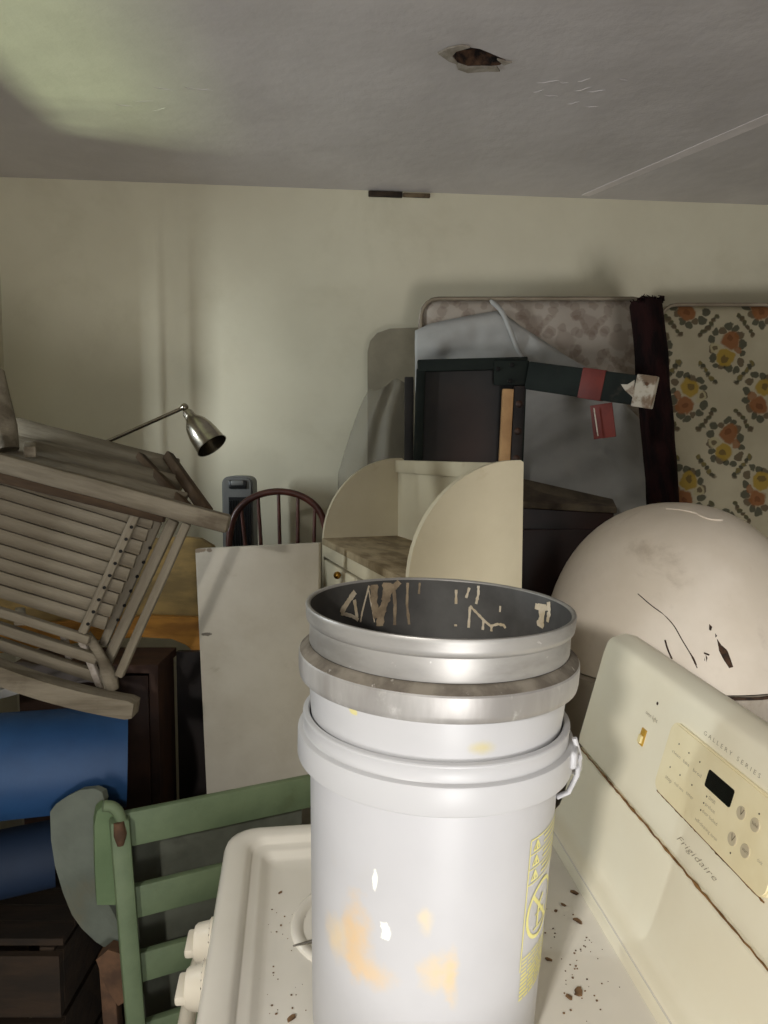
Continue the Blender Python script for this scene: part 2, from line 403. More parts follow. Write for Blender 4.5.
prof = [(0, -.003), (.011, -.002), (.014, .004), (.0145, .016), (.016, .022), (.022, .03), (.029, .042), (.034, .058), (.0375, .078), (.0405, Ls-.004), (.0425, Ls), (.0405, Ls), (.036, .078), (.032, .058), (.027, .043), (.02, .032), (.012, .024), (0, .022)]
sh = bm_obj('shade', lathe_bm(prof, 40), M['nickel'], la, Wsh, 50)

# ================================================================== YELLOW HEADBOARD, CABINET, SIDE TABLE behind
M['yellow'] = mat('dusty_yellow_wood', S(150, 124, 72), S(118, 98, 58), 6, (1, 1, 4), rough=.7, bump=.1, dirt=(S(96, 84, 60), 8, .5, .7, .6))
M['orange'] = mat('varnished_orange_wood', S(176, 122, 48), S(140, 94, 36), 8, (1, 1, 5), rough=.45, dirt=(S(60, 40, 22), 9, .62, .75, .6))
M['brown'] = mat('dark_brown_wood', S(64, 41, 29), S(40, 25, 19), 6, (1, 4, 1), rough=.6, bump=.08)
M['black'] = mat('black_brown_wood', S(30, 20, 17), S(18, 12, 11), 6, rough=.55)
YH = 1.85
hb = thing('headboard', 'dusty yellow wooden headboard with an arched lower edge behind the rocking chair', 'headboard', at(120, 900, YH))
top = [(-90, 560), (0, 551), (90, 543), (150, 539), (182, 537), (200, 539), (212, 546), (219, 558), (222, 580), (222, 640)]
bot = [(222, 690), (205, 668), (196, 654), (186, 645), (172, 639), (140, 637), (100, 640), (40, 648), (-90, 665)]
mid = [(222, 622), (200, 618), (150, 616), (60, 622), (-90, 640)]
bm_obj('board', prism_bm([at(x, y, YH) for x, y in top + mid], (0, .025, 0)), M['yellow'], hb)
bm_obj('arched_rail', prism_bm([at(x, y, YH-.018) for x, y in mid[::-1] + bot], (0, .04, 0)), M['orange'], hb)
bl = at(-90, 660, YH); br = at(214, 680, YH)
beam('leg', (br.x-.012, YH-.010, br.z+.02), (br.x-.012, YH-.010, 0.0), .03, .018, M['orange'], hb)
beam('leg', (bl.x+.03, YH+.005, bl.z+.02), (bl.x+.03, YH+.005, 0.0), .035, .03, M['orange'], hb)
# brown cabinet
cx0, cx1, cz = at(20, 660, 1.70).x, at(156, 660, 1.68).x, 1.035
cb = thing('storage_cabinet', 'dark brown wooden cabinet under the yellow arched headboard', 'cabinet', ((cx0+cx1)/2, 1.75, 0))
slab('side_panel', (cx0, 1.69, 0), (cx0+.02, 1.82, cz-.02), M['brown'], cb); slab('side_panel', (cx1-.02, 1.69, 0), (cx1, 1.82, cz-.02), M['brown'], cb)
slab('top', (cx0-.008, 1.672, cz-.02), (cx1+.006, 1.826, cz), M['brown'], cb); slab('back', (cx0+.02, 1.805, 0), (cx1-.02, 1.82, cz-.02), M['brown'], cb)
dr = slab('door', (cx0+.022, 1.685, .04), (cx1-.022, 1.70, cz-.03), M['brown'], cb)
ball('knob', V((cx1-.05, 1.677, .6)), .011, M['brown'], dr)
tag(slab('gap_shade_slab', (cx1+.012, 1.802, 0), (cx1+.085, 1.818, 1.03), M['black']), 'dark slab added as the shade in the gap between brown cabinet and white board', 'board')  # added slab, its dark colour stands in for shade in the gap
# side table (dark, carries the heater and the bow back chair)
tb = thing('side_table', 'dark wooden table in the gap behind the white board', 'table', (-.36, 2.15, 0))
slab('table_top', (-.545, 1.875, .56), (-.19, 2.44, .585), M['black'], tb)
for x in (-.53, -.235):
    for y in (1.88, 2.40): slab('leg', (x, y, 0), (x+.03, y+.03, .56), M['black'], tb)
slab('apron', (-.53, 1.885, .48), (-.205, 1.90, .56), M['black'], tb)

# ================================================================== TOWER HEATER
M['greyplastic'] = mat('grey_plastic', S(108, 108, 106), S(96, 96, 94), 8, rough=.45)
M['blackplastic'] = mat('black_plastic', S(26, 27, 29), S(18, 19, 20), 8, rough=.4)
YT = 2.30; tx0, tx1 = at(221.5, 480, YT).x, at(252.5, 480, YT).x; tz = at(237, 476, YT).z; tcx = (tx0+tx1)/2; tw = tx1-tx0
he = thing('tower_heater', 'slim grey tower heater with black grille against the back wall', 'heater', (tcx, YT+.05, .585))
out = []
for k in range(17):
    a = PI*k/16; out.append(V((tcx + tw/2*(abs(math.cos(a))**.55)*(1 if math.cos(a) >= 0 else -1), YT, tz - .03 + .03*math.sin(a)**.7)))
b = prism_bm(out + [V((tx0, YT, .60)), V((tx1, YT, .60))], (0, .09, 0))
bmesh.ops.recalc_face_normals(b, faces=b.faces)
bmesh.ops.bevel(b, geom=[e for e in b.edges if len(e.link_faces) == 2 and e.calc_face_angle(0) > 1.2], offset=.006, segments=3, affect='EDGES')
bm_obj('body', b, M['greyplastic'], he, smooth=40)
bm_obj('base', lathe_bm([(0, .585), (.085, .585), (.085, .592), (.06, .604), (0, .604)], 32), M['blackplastic'], he, Matrix.Translation((tcx, YT+.05, 0)), 40)
g0, g1 = at(229, 496, YT).x, at(251, 496, YT).x; gz = at(240, 497, YT).z
gr = slab('grille', (g0, YT-.006, .66), (g1, YT+.004, gz), M['blackplastic'], he)
for k in range(9):
    x = g0 + (g1-g0)*(k+.5)/9; slab('grille_bar', (x-.0016, YT-.010, .67), (x+.0016, YT-.005, gz-.01), M['blackplastic'], gr)
cpn = bm_obj('control_panel', box_bm(.028, .006, .014, .006), M['blackplastic'], he, Matrix.Translation((tcx+.002, YT-.002, tz-.026)), 40)
bm_obj('button', box_bm(.020, .005, .008, .004), M['greyplastic'], cpn, Matrix.Translation((tcx+.002, YT-.006, tz-.021)), 40)

# ================================================================== BOW BACK CHAIR
M['mahog'] = mat('red_brown_wood', S(78, 40, 30), S(52, 26, 21), 10, rough=.4)
YW = 2.10; sz = 1.02
wc = thing('bow_back_chair', 'red-brown wooden chair with a bowed spindle back behind the white board', 'chair', (at(278, 500, YW).x, YW-.1, .585))
bow = smooth_path([at(x, y, YW) for x, y in ((229.5, 620), (229, 560), (230.5, 530), (238, 510), (255, 496.5), (278, 491.5), (301, 496), (318, 509), (326, 530), (327.5, 560), (327, 620))], 6)
bm_obj('bow', tube_bm(bow, .0098, 10), M['mahog'], wc, smooth=60)
for xt, yt, xb in ((241, 507, 250), (258, 496, 264), (278.5, 492, 281), (298, 495.5, 297.5), (315, 506, 313)):
    bm_obj('spindle', tube_bm([at(xt, yt, YW), at((xt+xb)/2, 545, YW), at(xb, 630, YW)], [.0048, .0056, .0062], 8), M['mahog'], wc, smooth=60)
sc_ = V((at(279, 600, YW).x, YW-.10, sz))
sz = at(278, 622, YW).z
b = bmesh.new()
seat = []
for k in range(28):
    a = 2*PI*k/28; seat.append(V((sc_.x-.018 + .115*math.copysign(abs(math.cos(a))**.7, math.cos(a)), YW-.10 + .112*math.copysign(abs(math.sin(a))**.7, math.sin(a)), sz)))
bm_obj('seat', prism_bm(seat, (0, 0, -.03)), M['mahog'], wc, smooth=40)
for sx in (-1, 1):
    for sy in (-1, 1):
        bm_obj('leg', tube_bm([(sc_.x-.018+sx*.08, YW-.10+sy*.075, sz-.03), (sc_.x-.018+sx*.09, YW-.10+sy*.088, (sz+.585)/2), (sc_.x-.018+sx*.10, YW-.10+sy*.10, .585)], [.011, .014, .009], 10), M['mahog'], wc, smooth=60)

# ================================================================== WHITE BOARD (loose panel)
M['panel'] = mat('off_white_board', S(198, 192, 178), S(186, 179, 164), 4, rough=.55, bump=.03, dirt=[(S(150, 138, 118), 16, .64, .76, .35), (S(172, 162, 144), 5, .5, .7, .4)],
                 spots=[((-.135, 0, .642), (.02, .4, .006), S(110, 84, 52), .75, .6, 120), ((-.112, 0, .642), (.008, .4, .006), S(96, 70, 42), .7, .5, 160),
                        ((-.126, 0, .44), (.014, .4, .005), S(58, 48, 40), .8, .5, 160)])
tl, tr = at(195, 549, 1.70), at(319, 543, 1.74)
bl0, br0 = at(207, 806, 1.755), at(316, 800, 1.795)
def ext(a, b_): return a + (b_-a)*(a.z/(a.z-b_.z))
bl, br = ext(tl, bl0), ext(tr, br0)
bk = V((.004, .018, 0))
tag(hexa('white_board', [tl, tr, br, bl, tl+bk, tr+bk, br+bk, bl+bk], M['panel'], bev=.002), 'tall off-white painted board leaning upright in front of the bow back chair', 'board')

# ================================================================== CORNER HUTCH
M['cream'] = mat('cream_paint', S(192, 182, 156), S(183, 172, 146), 4, rough=.5, bump=.03, dirt=(S(160, 142, 108), 12, .62, .76, .35))
M['shelfwood'] = mat('worn_shelf', S(158, 142, 112), S(112, 96, 70), 7, (1, 3, 1), rough=.8, dirt=(S(84, 68, 50), 14, .55, .7, .6))
M['brass'] = mat('brass', S(190, 150, 70), S(150, 110, 48), 20, rough=.25, metal=1)
hs, hf = V((.954, .30, 0)), V((.30, -.954, 0)); F1 = V((-.171, 2.03, 0)); HD, HW, SZ, TZ = .232, .72, 1.290, 1.508
hu = thing('corner_hutch', 'cream painted shelf unit with quarter-round sides and a small brass knob', 'shelf unit', F1 + hs*.12 + hf*.36)
def hp(s, f, z): return F1 + hs*s + hf*f + V((0, 0, z))
def side(f0):
    o = [hp(0, f0, 0), hp(HD, f0, 0), hp(HD, f0, TZ-.004), hp(HD-.006, f0, TZ)]
    for k in range(0, 17):
        a = PI/2*k/16; o.append(hp(HD-.014 - (HD-.014)*math.sin(a), f0, SZ-.01 + (TZ-SZ+.01)*math.cos(a)))
    return prism_bm(o, hf*.018)
bm_obj('side_panel', side(0), M['cream'], hu, smooth=30); bm_obj('side_panel', side(HW-.018), M['cream'], hu, smooth=30)
def hbox(name, s0, s1, f0, f1, z0, z1, m, par=None, bev=.002):
    W = frame(hp((s0+s1)/2, (f0+f1)/2, (z0+z1)/2), hf, z=(0, 0, 1))
    return bm_obj(name, box_bm((f1-f0)/2, (s1-s0)/2, (z1-z0)/2, bev), m, par or hu, W, 40)
hbox('back_panel', HD-.018, HD-.002, .018, HW-.018, .0, TZ-.006, M['cream']); hbox('top_rail', HD-.026, HD-.018, .018, HW-.018, TZ-.04, TZ-.006, M['cream'])
hbox('shelf', -.004, HD-.018, .018, HW-.018, SZ-.018, SZ, M['shelfwood']); hbox('front_rail', -.002, .016, .018, HW-.018, SZ-.05, SZ-.018, M['cream'])
dw = hbox('drawer', -.006, .012, .05, .36, SZ-.19, SZ-.055, M['cream']); dw2 = hbox('drawer', -.006, .012, .37, .68, SZ-.19, SZ-.055, M['cream'])
kn = onplane(343, 575, hp(-.006, 0, 0), -hs)
ball('knob', kn - hs*.014, .0095, M['brass'], dw); ball('knob', hp(-.02, .52, kn.z), .0095, M['brass'], dw2)
hbox('door', -.006, .012, .03, .355, .06, SZ-.2, M['cream']); hbox('door', -.006, .012, .36, .69, .06, SZ-.2, M['cream'])
hbox('plinth', .0, .016, .018, HW-.018, 0, .06, M['cream'])

# ================================================================== DARK CABINET (right of hutch)
M['redblack'] = mat('dark_red_wood', S(44, 22, 18), S(26, 14, 12), 6, rough=.45)
M['dustytop'] = mat('dusty_dark_top', S(92, 82, 66), S(56, 46, 38), 10, rough=.85)
Yd = 1.975
fl, fr, bkl, bkr = at(478, 499, Yd), at(617, 507, Yd-.02), at(478, 468, Yd+.115), at(613, 499, Yd+.115)
dk = thing('dark_dresser', 'dark reddish dresser with a dusty sloping top behind the cream shelf unit', 'dresser', ((fl.x+fr.x)/2, Yd+.1, 0))
dn = V((0, 0, -.018))
hexa('lid', [fl, fr, bkr, bkl, fl+dn, fr+dn, bkr+dn, bkl+dn], M['dustytop'], dk, .003)
g = lambda p: V((p.x, p.y, 0))
i_ = V((0.004, .006, 0)); j_ = V((-.006, .006, 0))
hexa('body', [fl+dn+i_, fr+dn+j_, g(fr)+j_, g(fl)+i_, bkl+dn+i_, bkr+dn+j_, g(bkr)+j_, g(bkl)+i_], M['redblack'], dk, .002)
for k in range(3):
    z0 = 1.33 - .42*k
    beam('drawer', V((fl.x+.03, Yd-.012, z0-.19)), V((fr.x-.03, Yd-.030, z0-.19)), .36, .012, M['redblack'], dk)

# ================================================================== MATTRESSES AND RUG AGAINST BACK WALL
def floral(cell, blobs, vine, base_tint=1.0):
    def fn(nt, ob, col):
        nz = noise(nt, ob, 28, 3)
        wob = vmth(nt, 'MULTIPLY', vmth(nt, 'SUBTRACT', nz.outputs['Color'], (.5, .5, .5)), (.030, 0, .030))
        p0 = vmth(nt, 'ADD', vmth(nt, 'ADD', ob, (0, 0, .06)), wob)
        p0 = vmth(nt, 'MULTIPLY', p0, (1, 0, 1))
        for sub, off in enumerate(((0.0, 0.0), (.5, .5))):
            q = vmth(nt, 'FRACTION', vmth(nt, 'ADD', vmth(nt, 'DIVIDE', p0, (cell[0], 1, cell[1])), (20+off[0], 0, 20+off[1])))
            q = vmth(nt, 'MULTIPLY', vmth(nt, 'SUBTRACT', q, (.5, 0, .5)), (cell[0], 0, cell[1]))
            for (cx_, cz_, r_, c_, st) in blobs:
                if sub: cx_, cz_ = -cx_, -cz_
                d = vmth(nt, 'DISTANCE', q, (cx_, 0, cz_))
                col = mixc(nt, mth(nt, 'MULTIPLY', ramp(nt, d, r_, r_*.72), st), col, c_)
            for (cx_, cz_, r_, c_, st) in vine:
                d = vmth(nt, 'DISTANCE', q, (cx_, 0, cz_))
                col = mixc(nt, mth(nt, 'MULTIPLY', ramp(nt, d, r_, r_*.6), st), col, c_)
        return col
    return fn
Y1, O1, G1, B1 = S(138, 112, 32), S(116, 70, 30), S(38, 40, 22), S(68, 52, 28)
rr = random.Random(3)
blobs = []
for k in range(15):
    a = 2*PI*k/15; r = .050 + .020*rr.random(); blobs.append((r*math.cos(a)*.85, r*math.sin(a)*1.15, .013 + .004*rr.random(), G1 if k % 3 else B1, .85))
blobs += [(-.012, -.030, .034, O1, .95), (.004, .028, .032, Y1, .95), (.006, .032, .013, B1, .7), (.036, -.004, .020, S(150, 140, 106), .9), (.037, -.003, .010, B1, .8), (-.010, -.034, .013, S(94, 54, 22), .8), (-.036, .002, .016, O1, .8)]
vine = []
for sx in (-1, 1):
    for k in range(6):
        t = .30 + k*.08; vine.append((sx*(.5*.24)*(1-t)*1.0, (.5*.30)*t, .009 + .003*rr.random(), G1 if k % 2 else B1, .75)); vine.append((sx*(.5*.24)*(1-t), -(.5*.30)*t, .009, G1 if k % 2 else S(100, 86, 34), .75))
M['floral'] = mat('yellow_floral_ticking', S(160, 151, 126), S(150, 141, 116), 5, rough=.8, extra=floral((.24, .305), blobs, vine))
fb = [(c[0], c[1], c[2]*1.1, S(100, 80, 68), .34) for c in blobs[::2]]
fv = [(c[0], c[1], c[2]*1.3, S(104, 84, 70), .3) for c in vine[::2]]
M['floralfaded'] = mat('faded_floral_ticking', S(164, 154, 142), S(152, 142, 130), 6, rough=.7, extra=floral((.17, .2), fb, fv))
def mattress(name, label, m, xa, xb, ztop, Yt, Yb, thick, msheet):
    root = thing(name, label, 'mattress', ((xa+xb)/2, Yb+thick/2, 0))
    L = math.hypot(ztop, Yt-Yb)
    axz = V((0, Yt-Yb, ztop)).normalized(); W = frame(V(((xa+xb)/2, (Yt+Yb)/2, ztop/2)) + V((0, thick/2, 0)), (1, 0, 0), z=axz)
    b = box_bm((xb-xa)/2, thick/2, L/2, .045, 4)
    bm_obj('body', b, m, root, W, 60)
    for sy in (-1, 1):
        c = []
        hx, hz, rr_ = (xb-xa)/2-.006, L/2-.006, .05
        for cx_, cz_, a0 in ((hx-rr_, hz-rr_, 0), (-hx+rr_, hz-rr_, PI/2), (-hx+rr_, -hz+rr_, PI), (hx-rr_, -hz+rr_, 1.5*PI)):
            for k in range(5): a = a0 + PI/2*k/4; c.append(W @ V((cx_+rr_*math.cos(a), sy*(thick/2-.006), cz_+rr_*math.sin(a))))
        bm_obj('piping', tube_bm(c + [c[0]], .006, 6), msheet, root, smooth=60)
    return root
M['piping'] = mat('mattress_piping', S(140, 128, 110), S(124, 112, 94), 9, rough=.8)
YM = 2.31
mattress('mattress', 'upright mattress in faded pinkish floral ticking, half covered by a sheet', M['floralfaded'], at(420, 300, YM).x, at(652, 300, YM).x, at(520, 297, YM).z, YM, YM-.07, .15, M['piping'])
YF = 2.45
mattress('mattress', 'upright mattress printed with yellow and orange flower bunches at right', M['floral'], at(660, 303, YF).x, at(660, 303, YF).x+.92, at(720, 303, YF).z, YF, YF-.07, .12, M['piping'])
# sheet draped over first mattress
M['sheet'] = mat('grey_white_sheet', S(162, 161, 157), S(151, 150, 146), 5, rough=.85, sheen=.1)
def ytop(x):
    pts = [(410, 333), (430, 324), (470, 316), (500, 311), (520, 326), (560, 352), (600, 376), (640, 420), (660, 470)]
    for (a, b_), (c, d) in zip(pts, pts[1:]):
        if a <= x <= c: return b_ + (d-b_)*(x-a)/(c-a)
    return pts[-1][1]
def mY(z): return YM - .07*(1 - z/2.0)
b = bmesh.new(); NX, NY = 70, 60; g_ = []
for i in range(NX+1):
    x = 415 + (648-415)*i/NX; col_ = []
    for j in range(NY+1):
        y = ytop(x) + (640 - ytop(x))*j/NY
        xx = x + (max(0, min(1, (y-400)/200))*14 if i == NX else 0)
        p = at(xx, y, YM); Yp = mY(p.z) - .012
        wr = .010*math.sin((x*.6 + y*1.25)*.11 + 2*mnoise.noise(V((x*.012, y*.012, 0)))) + .014*mnoise.noise(V((x*.022, y*.035, 3))) + .006*mnoise.noise(V((x*.07, y*.09, 5)))
        if j == 0: wr = -.008
        Yp -= max(-.004, wr + .008)
        col_.append(b.verts.new(at(xx, y, Yp)))
    g_.append(col_)
for i in range(NX):
    for j in range(NY): b.faces.new((g_[i][j], g_[i+1][j], g_[i+1][j+1], g_[i][j+1]))
so = tag(bm_obj('draped_sheet', b, M['sheet'], smooth=80), 'wrinkled grey-white sheet hanging over the faded mattress', 'sheet')
md = so.modifiers.new('thick', 'SOLIDIFY'); md.thickness = .002
fold = smooth_path([at(x, y, YM-.035) for x, y in ((490, 300), (502, 312), (510, 330), (518, 350), (526, 362))], 5)
bm_obj('fold', tube_bm(fold, [.003] + [.0075]*(len(fold)-2) + [.003], 8), M['sheet'], so, smooth=70)
# rolled dark rug standing
M['rug'] = mat('dark_maroon_rug', S(34, 17, 16), S(16, 10, 10), 40, (1, 1, .3), rough=.95, bump=.6, bscale=90, spec=.1)
YR = 2.10
r0, r1 = at(645, 303, YR), at(664, 520, YR-.02); rb = r0 + (r1-r0)*(r0.z/(r0.z-r1.z))
W = frame(rb, (1, 0, 0), z=r0-rb); W = Matrix((V((r0-rb)).normalized().orthogonal().normalized(), V((r0-rb)).normalized().cross(V((r0-rb)).normalized().orthogonal().normalized()), (r0-rb).normalized())).transposed().to_4x4(); W.translation = rb
Lr = (r0-rb).length
def spiral(turns, r_in, r_out, th, n=90):
    o, i = [], []
    for k in range(n+1):
        a = 2*PI*turns*k/n; r = r_in + (r_out-r_in)*k/n
        o.append((r*math.cos(a), r*math.sin(a))); i.append(((r-th)*math.cos(a), (r-th)*math.sin(a)))
    return o, i
def roll_bm(turns, r_in, r_out, th, L, nz=14, ruff=0.0, n=90):
    o, i = spiral(turns, r_in, r_out, th, n); b = bmesh.new(); lay = []
    for k in range(nz+1):
        z = L*k/nz
        f = lambda x, y: V((x, y, z)) + V((mnoise.noise(V((x*30, y*30, z*9))), mnoise.noise(V((x*30+5, y*30, z*9))), mnoise.noise(V((x*40, y*40, 7))) * (2.0 if k == nz else 0)))*ruff
        lay.append(([b.verts.new(f(x, y)) for x, y in o], [b.verts.new(f(x, y)) for x, y in i]))
    for (o0, i0), (o1, i1) in zip(lay, lay[1:]):
        for k in range(n):
            b.faces.new((o0[k], o0[k+1], o1[k+1], o1[k])); b.faces.new((i0[k+1], i0[k], i1[k], i1[k+1]))
        b.faces.new((o0[0], o1[0], i1[0], i0[0])); b.faces.new((o0[n], i0[n], i1[n], o1[n]))
    for oo, ii, fl_ in ((lay[0][0], lay[0][1], 1), (lay[-1][0], lay[-1][1], 0)):
        for k in range(n): b.faces.new((oo[k], ii[k], ii[k+1], oo[k+1]))
    return b
rug = thing('rolled_rug', 'dark maroon rug rolled up and standing between the two mattresses', 'rug', rb)
bm_obj('pile', roll_bm(3.2, .014, .050, .010, Lr, 40, .006), M['rug'], rug, W, 60)
b = bmesh.new()
for k in range(46):
    a = random.random()*2*PI; r = random.uniform(.01, .05); p = V((r*math.cos(a), r*math.sin(a), Lr-.004))
    tube_bm([p, p + V((random.uniform(-.008, .008), random.uniform(-.008, .008), .010)), p + V((random.uniform(-.016, .016), random.uniform(-.014, .014), random.uniform(.012, .022)))], [.0035, .003, .001], 5, bm=b)
fr_ = bm_obj('fringe', b, M['rug'], rug, W, 60); fr_['kind'] = 'stuff'

# ================================================================== DARK GREEN BED END, RAIL, LATH
M['dgreen'] = mat('dark_green_paint', S(28, 34, 30), S(20, 25, 22), 8, rough=.75, spec=.2, dirt=(S(66, 60, 50), 14, .6, .75, .4))
M['panelblack'] = mat('black_panel', S(38, 34, 31), S(24, 23, 22), 7, rough=.6, spots=[((0.0, 0, .18), (.08, .1, .2), S(62, 38, 30), .55, .5, 6)])
YB = 2.15
be = thing('bed_end', 'dark green framed black panel standing behind the cream shelf unit', 'bed frame', at(468, 470, YB))
a_, b_ = at(419, 362, YB), at(525, 359, YB)
def vert(p, z): return V((p.x - (p.z-z)*.028, p.y, z))
bmz = .85
hexa('panel', [a_+V((.012, .004, -.02)), b_+V((-.012, .004, -.02)), vert(b_, bmz)+V((-.012, .004, 0)), vert(a_, bmz)+V((.012, .004, 0)), a_+V((.012, .016, -.02)), b_+V((-.012, .016, -.02)), vert(b_, bmz)+V((-.012, .016, 0)), vert(a_, bmz)+V((.012, .016, 0))], M['panelblack'], be)
beam('top_bar', a_+V((-.004, 0, -.012)), b_+V((.006, 0, -.012)), .034, .03, M['dgreen'], be)
beam('post', a_+V((.006, 0, -.02)), vert(a_, 0), .026, .028, M['dgreen'], be)
beam('post', b_+V((-.008, 0, -.03)), vert(b_, 0)+V((0, 0, 0)), .024, .026, M['dgreen'], be)
beam('bottom_bar', vert(a_, bmz), vert(b_, bmz), .04, .028, M['dgreen'], be)
pl = beam('bracket', at(494, 373, YB-.022), at(529, 373, YB-.022), pxm(24, YB), .012, M['dgreen'], be)
for x, y in ((498, 369), (512, 365), (510, 381)):
    bm_obj('bolt', lathe_bm([(0, .004), (.005, .003), (.007, 0), (.007, -.004), (0, -.004)], 10), M['hole'], pl, Matrix.Translation(at(x, y, YB-.029)) @ Matrix.Rotation(PI/2, 4, 'X'), 40)
# thin dark board left of it
tag(beam('dark_plank', at(409, 377, YB+.03), V((at(411, 470, YB+.03).x-.01, YB+.03, 0)), pxm(9, YB), .02, M['panelblack']), 'narrow black plank standing left of the dark framed panel', 'plank')
# rail
ra, rb_ = at(528, 375.5, 2.12), at(655, 393, 1.93)
M['red'] = mat('red_tape', S(106, 38, 28), S(88, 31, 24), 12, rough=.6)
M['rust0'] = mat('rusty_bolt', S(96, 70, 52), rough=.8)
M['chip'] = mat('chipped_white_paint', S(186, 178, 162), S(120, 100, 80), 25, rough=.7, contrast=(.45, .62))
ral = thing('bed_rail', 'dark green bed rail with red band and chipped white end crossing the sheet', 'bed rail', ra)
dl = rb_-ra; fc = V((dl.y, -dl.x, 0)).normalized(); hw = .078
beam('rail_bar', ra, ra+dl*.86, hw, .026, M['dgreen'], ral, fc, .004); beam('end_plate', ra+dl*.855, rb_, hw+.006, .028, M['chip'], ral, fc, .003)
beam('red_band', ra+dl*.445, ra+dl*.625, hw+.004, .030, M['red'], ral, fc, .002)
hgt = beam('red_tag', at(601, 404, 1.995), at(605, 438, 1.995), pxm(22, 1.995), .006, M['red'], ral, fc, .001)
for s in (-1, 1): beam('stripe', at(601+s*7, 408, 1.989), at(605+s*7, 436, 1.989), .003, .003, M['chip'], hgt, fc, .0005)
cc = ra+dl*.86+fc*.0135
bm_obj('chipped_patch', prism_bm([cc + V((0, 0, .026)), cc + V((0, 0, -.022)), cc - dl*.07 + V((0, 0, -.004)), cc - dl*.10 + V((0, 0, .010)), cc - dl*.05 + V((0, 0, .012))], fc*.0012), M['chip'], ral)
bm_obj('bolt', lathe_bm([(0, .003), (.004, .002), (.005, 0), (0, -.002)], 10), M['rust0'], ral, Matrix.Translation(at(647, 384, 1.915)) @ Matrix.Rotation(PI/2, 4, 'X'), 40)
# light lath and carved strip
M['pine'] = mat('bare_pine', S(186, 146, 100), S(160, 122, 82), 8, (1, 1, 5), rough=.7)
lt = thing('wooden_strip', 'pale bare wooden strip with a dark carved edge below the bed rail', 'wood strip', (at(508, 465, 2.09).x, 2.09, 0))
pa = at(508, 389, 2.120); pb = at(504, 466, 2.120); pbz = pa + (pb-pa)*(pa.z/(pa.z-pb.z))
beam('strip', pa, V((pbz.x, 2.120, 0)), pxm(11, 2.1), .02, M['pine'], lt)
pa2 = at(519.5, 386, 2.120); beam('carved_edge', pa2, V((pbz.x+.035, 2.120, 0)), pxm(11, 2.1), .02, M['black'], lt)
for k in range(9):
    t = .03 + k*.045; p = pa2.lerp(V((pbz.x+.035, 2.120, 0)), t)
    bm_obj('carving', lathe_bm([(0, .006), (.008, .004), (.011, -.001), (0, -.001)], 8), M['brown'], lt, Matrix.Translation(p + V((0, -.011, 0))) @ Matrix.Rotation(PI/2, 4, 'X'), 50)

# ================================================================== PLASTIC BAG + ROUNDED GREY PANEL
M['greypanel'] = mat('grey_board', S(134, 126, 106), S(118, 110, 92), 6, rough=.6)
YG = 2.475
o = [(367, 640), (367.5, 352), (370, 341), (377, 333), (390, 328.5), (430, 327), (430, 640)]
pts = [at(x, y, YG) for x, y in o]; pts[0].z = 0; pts[-1].z = 0
gp = tag(bm_obj('grey_panel', prism_bm(pts, (0, .03, 0)), M['greypanel'], smooth=30), 'grey board with a rounded top corner against the back wall, left of the mattresses', 'board')
def plastic():
    m = mat('cloudy_plastic', S(128, 122, 106), S(110, 104, 90), 8, rough=.6, spec=.5)
    nt = m.node_tree; bs = nt.nodes['Principled BSDF']; tr = nd(nt, 'ShaderNodeBsdfTransparent'); mx = nd(nt, 'ShaderNodeMixShader'); mx.inputs[0].default_value = .34
    nt.links.new(tr.outputs[0], mx.inputs[1]); nt.links.new(bs.outputs[0], mx.inputs[2]); nt.links.new(mx.outputs[0], nt.nodes['Material Output'].inputs[0]); return m
M['plastic'] = plastic()
b = bmesh.new(); g_ = []
for i in range(31):
    t = i/30; col_ = []
    for j in range(41):
        s = j/40; ya = 388 - 10*t + (4*math.sin(t*9)); yb = 600
        y = ya + (yb-ya)*s
        xl = 374 - 36*min(1, max(0, (y-384)/90))**.7
        x = xl + (414-xl)*t
        Yp = 2.27 - .05*math.sin(PI*t) + .02*mnoise.noise(V((t*5, s*5, 1))) + .012*math.sin(t*16 + s*2)
        col_.append(b.verts.new(at(x, y, Yp)))
    g_.append(col_)
for i in range(30):
    for j in range(40): b.faces.new((g_[i][j], g_[i+1][j], g_[i+1][j+1], g_[i][j+1]))
pb_ = tag(bm_obj('plastic_sheet', b, M['plastic'], smooth=80), 'cloudy plastic sheet draped beside the grey rounded board', 'plastic sheet')
md = pb_.modifiers.new('thick', 'SOLIDIFY'); md.thickness = .001

# ================================================================== WHITE TANK (right)
M['tank'] = mat('old_white_enamel', S(222, 211, 196), S(210, 198, 181), 4, rough=.5, bump=.03,
                dirt=[(S(150, 132, 112), 7, .55, .75, .5), (S(90, 72, 54), 26, .70, .76, .7)])
TX, TY, TR, TZt, TS = .650, 1.635, .285, 1.412, 1.07
tk = thing('water_tank', 'large off-white domed metal tank behind the stove, scratched and stained', 'tank', (TX, TY, 0))
Wt = Matrix.Translation((TX, TY, 0))
prof = [(0, TZt)]
for k in range(1, 19):
    a = PI/2*k/18; prof.append((TR*math.sin(a)**.92, TS + (TZt-TS)*math.cos(a)))
bm_obj('dome', lathe_bm(prof + [(TR-.01, TS-.004)], 72), M['tank'], tk, Wt, 50)
bm_obj('barrel', lathe_bm([(TR-.006, TS-.004), (TR+.003, TS-.010), (TR+.004, TS-.02), (TR, TS-.03), (TR, .04), (TR-.02, .02), (0, .02)], 72), mat('greyed_enamel', S(176, 166, 152), S(158, 148, 134), 5, rough=.6, dirt=(S(110, 96, 80), 9, .5, .7, .5)), tk, Wt, 50)
bm_obj('foot_ring', lathe_bm([(TR-.05, 0), (TR-.03, 0), (TR-.03, .03), (TR-.05, .03)], 48, closed=True), M['blackplastic'], tk, Wt, 40)
